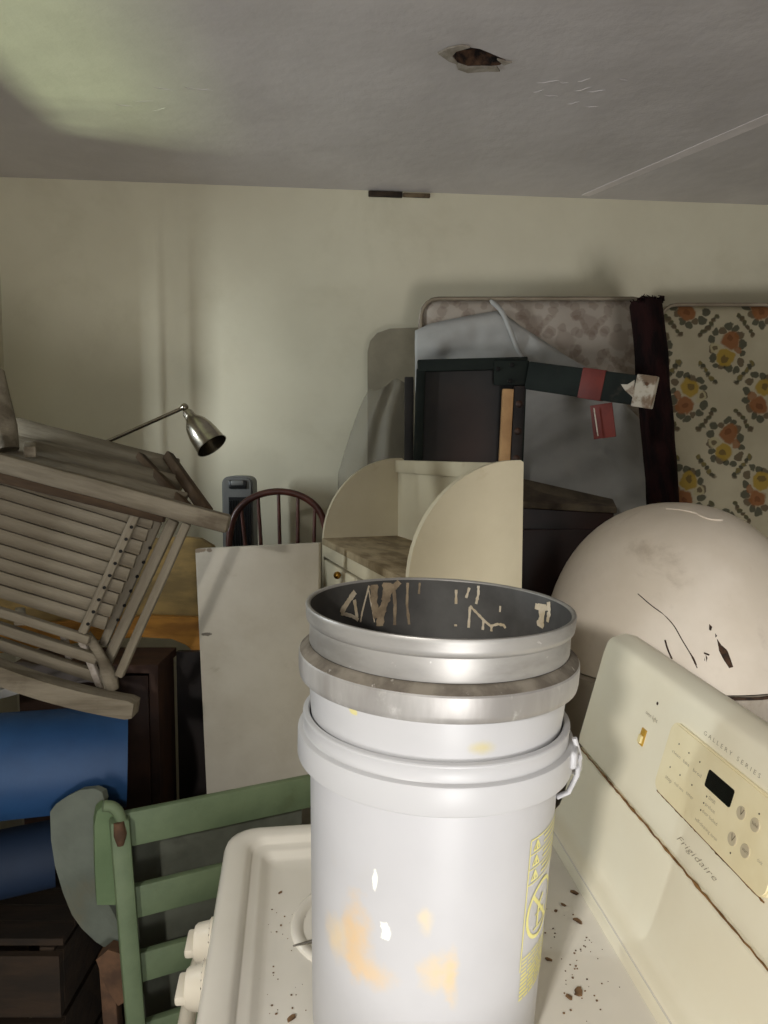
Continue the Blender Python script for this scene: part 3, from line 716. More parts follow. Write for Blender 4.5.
def dome(px, py, lift=.001):
    d = ray(px, py).normalized(); t = .5
    best = (9, None)
    while t < 2.3:
        p = CAM + d*t; r = math.hypot(p.x-TX, p.y-TY)
        if r < TR and p.z < TS + (TZt-TS)*math.cos(math.asin(min(1, (r/TR)**(1/.92)))): break
        e = math.sqrt((r/TR)**2 + (max(0, p.z-TS)/(TZt-TS))**2)
        if e < best[0]: best = (e, p.copy())
        t += .002
    else: p = best[1]
    n = V((p.x-TX, p.y-TY, max(0, p.z-TS)*1.0)).normalized(); return p + n*lift
M['rust'] = mat('rust', S(74, 52, 36), S(40, 30, 24), 60, rough=.95, bump=.4)
for pts, w in (([(638, 594), (652, 606), (664, 615), (674, 626), (682, 640), (691, 655), (697, 668)], .0010), ([(665, 640), (668, 650), (672, 659)], .0016), ([(704, 653), (709, 655)], .0016)):
    pp = smooth_path([dome(x, y) for x, y in pts], 4); bm_obj('scratch', tube_bm(pp, w, 5), M['rust'], tk)
for pts in ([(709, 624), (712, 627), (711, 631), (709, 630)], [(714, 632), (717, 636), (715, 638)], [(717, 639), (721, 645), (727, 650), (730, 658), (733, 667), (729, 668), (724, 660), (719, 651)], [(690, 652), (694, 658), (697, 665), (693, 663)], [(705, 653), (707, 658), (706, 663), (704, 660)]):
    c = [dome(x, y, .0012) for x, y in pts]; n = (c[1]-c[0]).cross(c[2]-c[0]).normalized()
    if n.y > 0: n = -n
    bm_obj('rust_patch', prism_bm(c, n*-.0022), M['rust'], tk)
# lapped edge near the crown
lap = smooth_path([dome(x, y, .001) for x, y in ((666, 509), (682, 510.5), (695, 513.5), (703, 517.5), (712, 520), (722, 520.5))], 4)
bm_obj('lapped_seam', tube_bm(lap, .0018, 6), M['tank'], tk, smooth=60)
sm = []
for k in range(40):
    a = -PI*.72 + PI*1.0*k/39; r = TR+.0035
    sm.append(V((r*math.cos(a), r*math.sin(a), TS-.006 + .004*mnoise.noise(V((k*.6, 0, 0))))))
bm_obj('rusty_seam', tube_bm(sm, [.003 + .004*abs(mnoise.noise(V((k*.7, 3, 0)))) for k in range(40)], 6), M['rust'], tk, Wt, 60)

# ================================================================== BLUE ROLLS, CRATE, CLOTH (left)
M['blue'] = mat('blue_foam', S(35, 72, 114), S(30, 62, 101), 5, rough=.55, bump=.05, bscale=60)
BLUE_SPIN = 2.6
M['bluedark'] = mat('shaded_blue_foam', S(22, 40, 64), S(18, 34, 56), 5, rough=.7)  # darker copy of the blue foam, shade put into the colour
def axis_frame(a, b_):
    z = (b_-a).normalized(); x = z.orthogonal().normalized(); m = Matrix((x, z.cross(x), z)).transposed().to_4x4(); m.translation = a; return m
p1 = at(127, 753, 1.55); p0 = at(-10, 765, 1.462); p0 = p1 + (p0-p1)*2.0
tag(bm_obj('foam_roll', roll_bm(3.1, .03, .114, .019, (p1-p0).length, 6, 0, 110), M['blue'], W=axis_frame(p0, p1) @ Matrix.Rotation(BLUE_SPIN, 4, 'Z'), smooth=60), 'bright blue rolled foam mat lying under the rocking chair', 'foam roll')
q1 = at(54, 850, 1.54); q0 = at(-20, 866, 1.48); q0 = q1 + (q0-q1)*3
tag(bm_obj('foam_roll', roll_bm(2.6, .02, .075, .016, (q1-q0).length, 6, 0, 90), M['bluedark'], W=axis_frame(q0, q1), smooth=60), 'rolled blue foam mat with shade painted into its colour, beneath the bright blue one', 'foam roll')
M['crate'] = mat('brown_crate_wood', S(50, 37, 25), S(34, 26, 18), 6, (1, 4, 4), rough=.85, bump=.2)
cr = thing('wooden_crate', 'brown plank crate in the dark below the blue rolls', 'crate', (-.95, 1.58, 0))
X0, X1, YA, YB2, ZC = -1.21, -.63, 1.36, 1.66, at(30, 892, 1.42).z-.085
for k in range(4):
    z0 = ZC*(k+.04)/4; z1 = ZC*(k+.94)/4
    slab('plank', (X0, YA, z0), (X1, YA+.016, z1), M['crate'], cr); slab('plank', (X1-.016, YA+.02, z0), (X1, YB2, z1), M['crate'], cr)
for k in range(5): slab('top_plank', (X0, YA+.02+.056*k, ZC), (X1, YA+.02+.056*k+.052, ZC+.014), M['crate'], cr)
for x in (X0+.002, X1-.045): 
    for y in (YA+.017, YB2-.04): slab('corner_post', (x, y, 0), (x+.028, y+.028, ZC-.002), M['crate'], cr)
M['cloth'] = mat('pale_lilac_cloth', S(116, 108, 106), S(96, 90, 88), 8, rough=.9)
b = bmesh.new(); g_ = []
for i in range(31):
    row = []
    for j in range(17):
        u, v = i/30, j/16
        px_ = -70 + 165*u; Yp = 1.575 + .08*v
        z = at(30, 674, 1.56).z - .02 + .03*math.sin(PI*min(1, max(0, v)))*math.sin(PI*u)**.5 + .012*mnoise.noise(V((u*8, v*5, 1))) - .06*max(0, v-.6)
        row.append(b.verts.new((at(px_, 660, 1.56).x, Yp, z)))
    g_.append(row)
for i in range(30):
    for j in range(16): b.faces.new((g_[i][j], g_[i+1][j], g_[i+1][j+1], g_[i][j+1]))
cl = tag(bm_obj('crumpled_cloth', b, M['cloth'], smooth=80), 'pale crumpled cloth between the rocking chair and blue roll', 'cloth')
md = cl.modifiers.new('thick', 'SOLIDIFY'); md.thickness = .006; md.offset = -1
bm_obj('cloth_corner', prism_bm([at(x, y, 1.54) for x, y in ((-40, 706), (-40, 696), (5, 689), (27, 684), (30, 687), (22, 693), (4, 698))], (0, .05, 0)), mat('white_cloth', S(150, 148, 144), S(134, 132, 128), 8, rough=.9), cl)

# ================================================================== GREEN SLATTED CHAIR
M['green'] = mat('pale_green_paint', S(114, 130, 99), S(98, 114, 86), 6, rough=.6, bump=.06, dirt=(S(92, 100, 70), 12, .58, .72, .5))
M['greydust'] = mat('grey_green_board', S(98, 100, 88), S(80, 82, 72), 6, rough=.8, dirt=(S(64, 64, 56), 10, .5, .7, .5))
M['chipbrown'] = mat('chipped_brown', S(104, 76, 55), S(74, 54, 40), 20, rough=.8)
ZR = .80
gl, gr_ = atz(122, 826, ZR), atz(312, 787, ZR)
gd = (gr_-gl); gd.z = 0; gd.normalize(); gn = V((gd.y, -gd.x, 0))
gc = thing('crib_end', 'pale green painted crib end with wide horizontal slats beside the stove', 'crib', (gl.x+.1, gl.y+.1, 0))
def gp_(px, py, off=0): return onplane(px, py, gl + gn*off, gn)
def gslat(x0, y0, x1, y1, h, off=.0):
    A, B = gp_(x0, y0, off), gp_(x1, y1, off); B.z = A.z = (A.z+B.z)/2
    beam('slat', A, B, h, .018, M['green'], gc, gn, .004)
gslat(124, 829, 318, 789, .070); gslat(128, 904, 245, 872, .066); gslat(133, 970, 230, 938, .062); gslat(138, 1040, 230, 1003, .06)
pt, pbm = gp_(119, 818, .012), gp_(136, 1030, .012); pbm = pt + (pbm-pt)*(pt.z/(pt.z-pbm.z))
beam('post', pt, pbm, .036, .034, M['green'], gc, gn, .006)
pr_ = gr_ + gd*.02; beam('post', pr_, V((pr_.x, pr_.y, 0)), .036, .034, M['green'], gc, gn, .006)
# arched arm side
ao = [gp_(x, y, .0) for x, y in ((97, 905), (95, 870), (94.5, 825), (97, 812), (103, 806), (110, 808), (116, 816), (117, 840), (117, 905))]
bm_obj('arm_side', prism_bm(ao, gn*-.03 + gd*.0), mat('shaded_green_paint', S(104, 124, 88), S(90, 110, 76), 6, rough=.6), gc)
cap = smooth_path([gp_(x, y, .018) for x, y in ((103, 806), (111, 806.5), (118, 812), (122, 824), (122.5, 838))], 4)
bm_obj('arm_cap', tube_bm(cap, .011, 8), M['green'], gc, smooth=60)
bm_obj('chipped_end', tube_bm([gp_(118.5, 822, .026), gp_(120, 834, .026), gp_(120.5, 845, .026)], [.010, .013, .007], 8), M['chipbrown'], gc, smooth=60)
A, B = gl - gn*.07 + gd*.01, gr_ - gn*.07
hexa('back_board', [A + V((0, 0, -.01)), B + V((0, 0, -.01)), V((B.x, B.y, .25)), V((A.x, A.y, .25)), A-gn*.012 + V((0, 0, -.01)), B-gn*.012 + V((0, 0, -.01)), V((B.x, B.y, .25))-gn*.012, V((A.x, A.y, .25))-gn*.012], M['greydust'], gc)
# curved board
M['greygreen'] = mat('grey_green_paint', S(106, 112, 102), S(88, 94, 85), 5, rough=.7, dirt=(S(104, 96, 74), 5, .5, .7, .6))
o = [(50, 812), (56, 804), (66, 797), (80, 790), (94, 788.5), (102, 792), (104, 800), (99, 812), (97, 835), (98, 870), (102, 895), (112, 910), (119, 925), (122, 940), (122, 955), (110, 951), (96, 942), (82, 929), (72, 915), (63, 893), (55, 866), (51, 840)]
YG2 = 1.392
cb_ = []
for x, y in o: cb_.append(at(x, y, YG2 + .02*((y-790)/165)**2))
cvd = thing('curved_board', 'grey-green curved wooden board standing left of the green crib end', 'board', at(90, 950, YG2))
bm_obj('board', prism_bm(cb_, V((.004, .014, 0))), M['greygreen'], cvd)
o = [(96, 960), (108, 950), (121, 954), (127, 975), (128, 1000), (118, 1006), (106, 988)]
pl_ = at(113, 990, 1.5)
bm_obj('foot', prism_bm([at(x, y, 1.375) for x, y in o], (0, .03, 0)), M['chipbrown'], cvd)
beam('support_leg', at(108, 950, 1.40), V((at(108, 950, 1.40).x+.02, 1.40, 0)), .03, .03, M['chipbrown'], cvd)

# ================================================================== STOVE
M['enamel'] = mat('white_enamel', S(224, 218, 207), S(218, 212, 200), 4, rough=.22, spec=.5, dirt=(S(176, 150, 110), 26, .69, .76, .35))
M['creamenamel'] = mat('yellowed_enamel', S(240, 234, 213), S(236, 228, 205), 4, rough=.32, spec=.5, dirt=[(S(186, 160, 108), 14, .66, .78, .35), (S(120, 84, 44), 70, .74, .78, .6)])
M['creampanel'] = mat('yellowed_panel', S(236, 225, 190), S(229, 216, 178), 10, rough=.4, dirt=(S(178, 146, 84), 18, .62, .76, .45))
M['print'] = mat('grey_print', S(146, 134, 112), rough=.6)
M['printdark'] = mat('dark_print', S(78, 68, 56), rough=.6)
yaw, tp, tr_ = math.radians(6.68), math.radians(3.2), math.radians(-.5)
SO = V((-.2596, 1.1773, .9075))
SW = Matrix.Translation(SO) @ Matrix.Rotation(yaw, 4, 'Z') @ Matrix.Rotation(tp, 4, 'X') @ Matrix.Rotation(tr_, 4, 'Y')
SWi = SW.inverted()
st = thing('electric_stove', 'old white electric stove with yellowed control panel, rust and crumbs', 'stove', (SO.x+.32, SO.y-.36, 0))
WID = .765
def rrect(u0, u1, v0, v1, r, n=6):
    o = []
    for cu, cv, a0 in ((u1-r, v1-r, 0), (u0+r, v1-r, PI/2), (u0+r, v0+r, PI), (u1-r, v0+r, 1.5*PI)):
        for k in range(n+1): a = a0 + PI/2*k/n; o.append((cu + r*math.cos(a), cv + r*math.sin(a)))
    return o
b = bmesh.new(); loops = []
for d, z in ((.006, -.045), (.000, -.036), (.000, -.014), (.004, -.005), (.012, -.001), (.022, 0), (.034, -.001), (.040, -.004), (.0435, -.010), (.047, -.012), (.056, -.0125), (.062, -.015), (.068, -.021), (.076, -.0235), (.10, -.024)):
    r = max(.012, .05 - d*.55)
    loops.append([b.verts.new((u, -v, z)) for u, v in rrect(d, .560 - min(d, .03), d, WID-d, r)])
for a, c in zip(loops, loops[1:]):
    n = len(a)
    for k in range(n): b.faces.new((a[k], a[(k+1) % n], c[(k+1) % n], c[k]))
b.faces.new(loops[-1])
cook = bm_obj('cooktop', b, M['enamel'], st, SW, 40)
# burner bowls: rings and pans
def sloc(px, py, z=0.0):
    n = SW.to_3x3() @ V((0, 0, 1)); p = onplane(px, py, SW @ V((0, 0, z)), n); return SWi @ p
c0 = sloc(292, 928, -.024); print('burner', c0)
M['chrome'] = mat('drip_pan_metal', S(190, 186, 178), S(150, 144, 134), 12, rough=.25, metal=1)
bc = [(c0.x+.092, c0.y), (c0.x+.092, c0.y-.36)]
for (u, w) in bc:
    Wb = SW @ Matrix.Translation((u, w, -.024))
    bn = bm_obj('burner_ring', lathe_bm([(.094, 0), (.092, .004), (.087, .0055), (.080, .003), (.076, -.0005)], 48), M['enamel'], cook, Wb, 60)
# a burner prong lying out from under the bucket
A = SW @ sloc(293, 946, -.015); B = SW @ sloc(318, 940, -.015)
tag(bm_obj('metal_pin', tube_bm([A, B], [.0012, .0030], 8), M['chrome'], smooth=60), 'small pointed metal pin poking out beside the bucket base', 'pin')
# splash slope behind the cooktop
def extr(name, prof, v0, v1, m, par, bev=0.0, sm=40, closed=True):
    b = prism_bm([V((u, -v0, z)) for u, z in prof], (0, -(v1-v0), 0)); bmesh.ops.recalc_face_normals(b, faces=b.faces)
    if bev: bmesh.ops.bevel(b, geom=[e for e in b.edges if e.calc_face_angle(0) > .5 and abs((e.verts[0].co-e.verts[1].co).y) < .01], offset=bev, segments=3, affect='EDGES')
    return bm_obj(name, b, m, par, SW, sm)
US, ZS = .5955, .117
extr('splash_panel', [(.5285, -.0245), (.5290, -.006), (.5310, -.001), (.5350, .0015), (.545, .002), (.554, .004), (.561, .011), (.568, .030), (.579, .070), (.590, .110), (US-.001, ZS-.004), (.66, ZS-.004), (.66, -.2), (.56, -.2), (.54, -.03)], .022, WID-.01, M['creamenamel'], st)
UT, ZT = .6438, .305
prof = [(US, ZS), (US+.001, ZS+.012)]
for k in range(9): t = k/8; prof.append((US+.003 + (UT-.010-US-.003)*t, ZS+.020 + (ZT-.030-ZS-.020)*t))
for k in range(1, 7): a = PI/2*k/6*1.0; prof.append((UT-.007 + .016*(1-math.cos(a)), ZT-.026 + .022*math.sin(a)))
prof += [(UT+.026, ZT+.001), (UT+.046, ZT-.004), (UT+.058, ZT-.016), (UT+.063, ZT-.035), (UT+.066, -.2), (.64, -.2), (.64, ZS-.001), (.66, ZS)]
prof = prof[:-2] + [(.62, -.2), (.62, ZS)]
bg = extr('backguard', prof, .0, WID+.002, M['creamenamel'], st, .012)
# rust line along the seam
rp = [V((US-.003 + .0012*mnoise.noise(V((k*.5, 0, 2))), -.012 - (WID-.02)*k/70, ZS-.003 + .002*mnoise.noise(V((k*.9, 0, 0))))) for k in range(71)]
bm_obj('rust_line', tube_bm(rp, [.0009 + .0022*abs(mnoise.noise(V((k*.43, 7, 0)))) for k in range(71)], 6), mat('rust_line', S(140, 104, 58), S(104, 72, 38), 50, rough=.9), st, SW, 60)
# face coordinate helpers
fa, fb_ = V((US+.003, 0, ZS+.02)), V((UT-.010, 0, ZT-.030)); fup = (fb_-fa).normalized(); fx = V((0, -1, 0)); fnn = fup.cross(fx).normalized()
if fnn.x > 0: fnn = -fnn
Wn = SW.to_3x3() @ fnn
def facepx(px, py): return SWi @ onplane(px, py, SW @ fa, Wn)
def F2(p): d = p - fa; return d.dot(fx), d.dot(fup)
def FP(a, c, off=0): return fa + fx*a + fup*c + fnn*off
TLp, BLp, BRp = F2(facepx(681, 722)), F2(facepx(654, 784)), F2(facepx(767, 902)); TRp = F2(facepx(768, 793))
print('panel', TLp, BLp, BRp, TRp)
pv0 = (TLp[0]+BLp[0])/2; pv1 = BRp[0]+.004; pt1 = min((TLp[1]+TRp[1])/2, (fb_-fa).length-.012); pt0 = (BLp[1]+BRp[1])/2
def face_poly(name, pts, off0, off1, m, par, bev=0, sm=40):
    b = prism_bm([FP(x, y, off0) for x, y in pts], fnn*(off1-off0)); bmesh.ops.recalc_face_normals(b, faces=b.faces)
    if bev: bmesh.ops.bevel(b, geom=[e for e in b.edges if e.calc_face_angle(0) > 1.0], offset=bev, segments=2, affect='EDGES')
    return bm_obj(name, b, m, par, SW, sm)
cpn = face_poly('control_panel', rrect(pv0, pv1, pt0, pt1, .014), -.001, .007, M['creampanel'], bg, .002)
# rust below the panel edge
rp = [FP(pv0+.006 + (pv1-pv0-.01)*k/50, pt0-.0015, .003 + .001*mnoise.noise(V((k*.7, 0, 0)))) for k in range(51)]
bm_obj('rust_line', tube_bm(rp, [.0007 + .0020*abs(mnoise.noise(V((k*.4, 2, 0)))) for k in range(51)], 6), mat('rust_edge', S(128, 92, 50), S(92, 64, 36), 50, rough=.9), cpn, SW, 60)
dsp = [F2(facepx(x, y)) for x, y in ((715, 771), (741, 791), (734.5, 811), (710, 784.5))]
dx0 = (dsp[0][0]+dsp[3][0])/2; dx1 = (dsp[1][0]+dsp[2][0])/2; dy1 = (dsp[0][1]+dsp[1][1])/2; dy0 = (dsp[2][1]+dsp[3][1])/2
face_poly('display', rrect(dx0, dx1, dy0, dy1, .003), .0068, .0078, mat('dark_glass', S(26, 28, 24), S(20, 21, 18), 8, rough=.12), cpn)
def disc(px, py, r, m, par, name='button', h=.0009, base=.007):
    x, y = F2(facepx(px, py)); return face_poly(name, [(x + r*math.cos(2*PI*k/20), y + r*math.sin(2*PI*k/20)) for k in range(20)], base-.0004, base+h, m, par)
M['button'] = mat('grey_button', S(196, 184, 158), S(188, 176, 150), 10, rough=.5)
btn = [disc(x, y, .0075, M['button'], cpn) for x, y in ((747, 814), (761, 826), (738, 840), (751, 852))]
for x, y in ((684, 745), (694, 754), (705, 763), (675, 768), (685, 776), (697, 786), (712, 797.5), (709, 804), (706, 811), (765, 815), (736, 854)):
    disc(x, y, .0011, M['printdark'], cpn, 'indicator_dot', .0003)
def text(body, px, py, px2, py2, m, par, base, name='lettering', shear=0, height=None, spacing=1.0):
    x0, y0 = F2(facepx(px, py)); x1, y1 = F2(facepx(px2, py2))
    cu = bpy.data.curves.new('t', 'FONT'); cu.body = body; cu.shear = shear; cu.extrude = 0.0; cu.space_character = spacing; cu.resolution_u = 2; cu.offset = -.008
    ob = bpy.data.objects.new('t', cu); COL.objects.link(ob); bpy.context.view_layer.update()
    me = bpy.data.meshes.new_from_object(ob.evaluated_get(bpy.context.evaluated_depsgraph_get()))
    bpy.data.objects.remove(ob); bpy.data.curves.remove(cu)
    mx = max(v.co.x for v in me.vertices); mn = min(v.co.x for v in me.vertices); my = max(v.co.y for v in me.vertices)
    s = (x1-x0)/(mx-mn); sy = s if height is None else height/my
    for v in me.vertices:
        q = FP(x0 + (v.co.x-mn)*s, (y0+y1)/2 + v.co.y*sy, base); v.co = q
    me.name = name
    return link(name, me, m, par, SW)
text('Frigidaire', 677, 839, 716, 883, M['print'], bg, .0006, shear=.5, height=.0075, spacing=1.1)
text('GALLERY SERIES', 704, 734, 760, 779, M['print'], bg, .0006, spacing=1.7, height=.0052)
text('oven light', 646, 713, 657, 724, M['print'], bg, .0006)
for body, a in (('clean', (677, 753, 685, 760)), ('bake', (688, 763, 694, 768)), ('broil', (698, 772, 706, 779)), ('stop', (670, 779, 676, 784)), ('cook time', (679, 785, 688, 793)), ('timer', (691, 795, 698, 801)),
                ('oven', (713.5, 800, 720, 805.5)), ('preheat', (710.5, 806.5, 720, 815)), ('door locked', (707.5, 813, 722, 827)), ('self-cleaning oven', (700, 821, 722, 842)), ('clock', (763, 862, 768, 867))):
    text(body, *a, M['print'], cpn, .0073, height=.0042)
text('V', 736, 841, 740, 844, M['printdark'], btn[2], .0082); text('V', 745, 815, 749, 818, M['printdark'], btn[0], .0082)
me = WORLD
text('start', 748.5, 851, 754, 855.5, M['printdark'], btn[3], .0082); text('bake', 758.5, 825, 764, 829.5, M['printdark'], btn[1], .0082)
# light switch and small knock-out
x, y = F2(facepx(643, 737)); sw = face_poly('switch', [(x-.006, y-.012), (x+.006, y-.012), (x+.006, y+.012), (x-.006, y+.012)], -.001, .002, mat('amber_switch', S(206, 168, 70), S(180, 140, 52), 20, rough=.35), bg)
face_poly('rocker', [(x-.004, y-.009), (x+.004, y-.009), (x+.004, y+.002), (x-.004, y+.002)], .0018, .0055, mat('cream_switch', S(230, 214, 160), rough=.35), sw)
disc(657.5, 703.5, .0024, M['rust'], bg, 'pilot_hole', .0004, 0)
# oven body: front fascia, sides down to the floor
def sbody(name, u0, u1, v0, v1, ztop, zb, m):
    pts = []
    for u, v in ((u0, v0), (u1, v0), (u1, v1), (u0, v1)):
        pts.append((SW @ V((u, -v, ztop)), None))
    top_ = [p for p, _ in pts]; bot_ = [V((p.x, p.y, zb)) for p in top_]
    return hexa(name, [top_[0], top_[1], bot_[1], bot_[0], top_[3], top_[2], bot_[2], bot_[3]], m, st, .003)
sbody('oven_body', .035, .66, .01, WID-.01, -.047, .0, M['enamel'])
sbody('oven_door', .012, .034, .012, WID-.012, -.16, .28, M['enamel']); sbody('drawer_front', .012, .034, .012, WID-.012, -.66, .05, M['enamel'])
fas = extr('knob_fascia', [(.008, -.045), (.034, -.045), (.034, -.15), (.004, -.15), (-.002, -.14), (.000, -.06)], .006, WID-.006, M['enamel'], st)
# knobs
M['knob'] = mat('white_knob', S(226, 218, 202), S(220, 211, 194), 10, rough=.35)
def knob(v):
    Wk = SW @ Matrix.Translation((-.001, -v, -.055)) @ Matrix.Rotation(-PI/2, 4, 'Y')
    k = bm_obj('knob', lathe_bm([(0, 0), (.031, 0), (.031, .004), (.0275, .007), (.025, .022), (.022, .026), (0, .027)], 32), M['knob'], st, Wk, 40)
    bm_obj('grip', box_bm(.0065, .023, .008, .004, 2, (0, 0, .030)), M['knob'], k, Wk, 40)
    b = bmesh.new()
    for i in range(7):
        a = -.9 + i*.3; box_bm(.0007, .0025, .0004, 0, c=(.0293*math.cos(a), .0293*math.sin(a), .0045), bm=b)
    bm_obj('dial_marks', b, M['printdark'], k, Wk)
for kx, ky in ((196, 943), (189, 988)):
    p = sloc(kx, ky, -.055); print('knob', p); knob(-p.y)
knob(.52); knob(.62)
hz = -.185
hA = [V((.012, -.06, hz)), V((-.030, -.062, hz)), V((-.043, -.075, hz)), V((-.045, -.12, hz)), V((-.045, -WID+.12, hz)), V((-.043, -WID+.075, hz)), V((-.030, -WID+.062, hz)), V((.012, -WID+.06, hz))]
bm_obj('oven_handle', tube_bm(hA, .012, 10), M['knob'], st, SW, 60)

# ================================================================== BUCKETS
M['plasticwhite'] = mat('white_bucket_plastic', S(187, 186, 188), S(180, 179, 181), 4, rough=.38, spec=.45, trans=.0, dirt=(S(190, 182, 166), 8, .6, .8, .3),
    spots=[((-.080, -.100, .165), (.014, .05, .034), S(222, 178, 104), .58, 1.0, 70), ((-.066, -.115, .135), (.022, .05, .012), S(220, 180, 116), .5, 1.0, 70), ((-.10, -.09, .15), (.010, .05, .02), S(226, 196, 140), .5, .9, 50),
           ((.000, -.133, .15), (.014, .05, .016), S(222, 188, 122), .5, 1.0, 70), ((.016, -.133, .142), (.006, .05, .026), S(222, 186, 116), .55, 1.0, 80), ((-.012, -.133, .205), (.006, .05, .012), S(220, 200, 160), .6, .9, 60),
           ((-.062, -.118, .236), (.0028, .05, .012), S(244, 242, 232), .95, .5, 120), ((-.050, -.122, .186), (.006, .05, .012), S(246, 243, 234), .95, 1.0, 110)])
M['plasticwhite2'] = mat('white_bucket_plastic_neck', S(187, 186, 187), S(180, 179, 180), 4, rough=.38, spec=.45, dirt=(S(190, 182, 166), 8, .6, .8, .3),
    spots=[((.034, -.138, .381), (.010, .05, .006), S(196, 180, 110), .6, .7, 60), ((-.088, -.105, .403), (.005, .05, .004), S(214, 200, 110), .7, .7, 60)])
base_n = SW.to_3x3() @ V((0, 0, 1))
bl_ = sloc(422, 1012, -.024); print('bucket', bl_, SW @ bl_)
bp = SW @ bl_
roll = math.radians(2.0); pit = math.radians(-1.4)
BW = Matrix.Translation(bp + V((0, 0, .0035))) @ Matrix.Rotation(roll, 4, 'Y') @ Matrix.Rotation(-pit, 4, 'X')
bk_ = thing('plastic_bucket', 'white plastic bucket with yellow printed panel standing on the stove', 'bucket', W=BW)
N = 96
bm_obj('body', lathe_bm([(0, .006), (.119, .006), (.121, 0), (.1260, 0), (.1285, .004), (.1298, .04), (.1395, .330), (.1395, .345), (.1370, .345), (.1355, .32), (.125, .012), (0, .012)], N), M['plasticwhite'], bk_, BW, 45)
bm_obj('lip', lathe_bm([(.1392, .340), (.1390, .3235), (.1512, .3185), (.1526, .3195), (.1532, .3215), (.1534, .3465), (.1530, .3482), (.1518, .3490), (.1478, .3500), (.1472, .3512), (.1474, .3630), (.1482, .3648), (.1480, .3664), (.1468, .3675), (.1425, .3685), (.1408, .367), (.140, .345)], N, closed=True), M['plasticwhite2'], bk_, BW, 28)
EA = Matrix.Rotation(math.radians(-20), 4, 'Z')
for sg in (-1, 1):
    bm_obj('ear', box_bm(.005, .014, .010, .004, c=(sg*.1535, .0, .339)), M['plasticwhite'], bk_, BW @ EA, 50)
hp_ = []
for k in range(25):
    a = PI*k/24; hp_.append(V((.160*math.cos(a), .0 + .150*math.sin(a), .339 - .075*math.sin(a)**.6)))
bm_obj('handle', tube_bm(hp_, .0032, 8), M['plasticwhite'], bk_, BW @ EA, 60)
bm_obj('handle_clip', tube_bm([(.1530, .008, .356), (.1590, .010, .338), (.1580, .012, .314), (.150, .010, .294), (.1385, .008, .287)], .0030, 8), M['plasticwhite'], bk_, BW @ EA, 60)
# printed yellow panel wrapped on the bucket
M['yprint'] = mat('yellow_print', S(226, 219, 146), S(220, 212, 134), 30, rough=.5)
def bsurf(th, z, off=.0007):
    r = .1298 + (.1395-.1298)*(z-.04)/.29 + off; return V((r*math.sin(th), -r*math.cos(th), z))
def strip(b, pts, w):
    """flat line on the bucket; pts (theta_m, z) in metres along the girth"""
    R0 = .133
    for (x0, z0), (x1, z1) in zip(pts, pts[1:]):
        L = math.hypot(x1-x0, z1-z0); nx_, nz_ = -(z1-z0)/L*w/2, (x1-x0)/L*w/2; n = max(1, int(L/.006)); prev = None
        for k in range(n+1):
            t = k/n; x, z = x0+(x1-x0)*t, z0+(z1-z0)*t
            r = (b.verts.new(bsurf((x+nx_)/R0, z+nz_)), b.verts.new(bsurf((x-nx_)/R0, z-nz_)))
            if prev: b.faces.new((prev[0], prev[1], r[1], r[0]))
            prev = r
X0_, X1_ = math.radians(43)*.133, math.radians(100)*.133; Z0_, Z1_ = .075, .270
lab = bmesh.new()
strip(lab, [(X0_, Z0_+.05), (X0_, Z1_), (X1_, Z1_), (X1_, Z0_+.05)], .0016)
for k in range(1, 4): strip(lab, [(X0_, Z1_-.0165*k), (X1_, Z1_-.0165*k)], .0012)
for k in range(3):
    zc = Z1_-.0165*k-.008
    strip(lab, [(X0_+.006, zc-.005), (X0_+.012, zc+.005), (X0_+.018, zc-.005), (X0_+.006, zc-.005)], .002); strip(lab, [(X0_+.012, zc+.003), (X0_+.012, zc-.004)], .003)
    for q in range(2): strip(lab, [(X0_+.026, zc+.003-.006*q), (X1_-.006, zc+.003-.006*q)], .0022)
cxx, czz, rx = X0_+.034, .182, .029
circ = [(cxx + rx*math.cos(2*PI*k/40), czz + rx*1.05*math.sin(2*PI*k/40)) for k in range(41)]
strip(lab, circ, .0042); strip(lab, [(cxx-rx*.7, czz+rx*.72), (cxx+rx*.7, czz-rx*.72)], .0042)
strip(lab, [(cxx-.006, czz-.018), (cxx-.006, czz+.006), (cxx+.004, czz+.014)], .004); strip(lab, [(cxx-.014, czz-.02), (cxx+.012, czz-.02), (cxx+.010, czz-.004), (cxx-.012, czz-.004)], .002)
for k in range(11):
    z = .138-.0046*k; x = X0_+.002
    while x < X1_-.006:
        l = random.uniform(.006, .018); strip(lab, [(x, z), (min(x+l, X1_), z)], .0019 if k < 4 else .0027); x += l+.0022
bm_obj('yellow_print', lab, M['yprint'], bk_, BW)
# inner bucket with silver taped rim
bk2 = thing('plastic_bucket', 'second white bucket nested in the first, its rim wrapped in silver tape', 'bucket', W=BW @ Matrix.Translation((0, 0, .03)))
bm_obj('body', lathe_bm([(0, .03), (.112, .03), (.115, .034), (.1325, .33), (.1385, .36), (.1410, .385), (.1425, .408), (.1425, .425), (.1408, .425), (.1385, .38), (.130, .33), (.111, .036), (0, .036)], N), M['plasticwhite2'], bk2, BW, 45)
M['tape'] = mat('silver_tape', S(186, 183, 180), S(148, 144, 140), 9, (1, 1, .25), rough=.42, metal=.35, rvar=.25, bump=.05, bscale=30, dirt=[(S(226, 224, 220), 14, .56, .68, .6), (S(120, 106, 86), 40, .70, .76, .6)])
M['dusty'] = mat('dusty_ledge', S(128, 120, 108), S(96, 88, 78), 30, rough=.85, metal=.1, dirt=(S(196, 190, 180), 70, .62, .70, .8))
rng = random.Random(5)
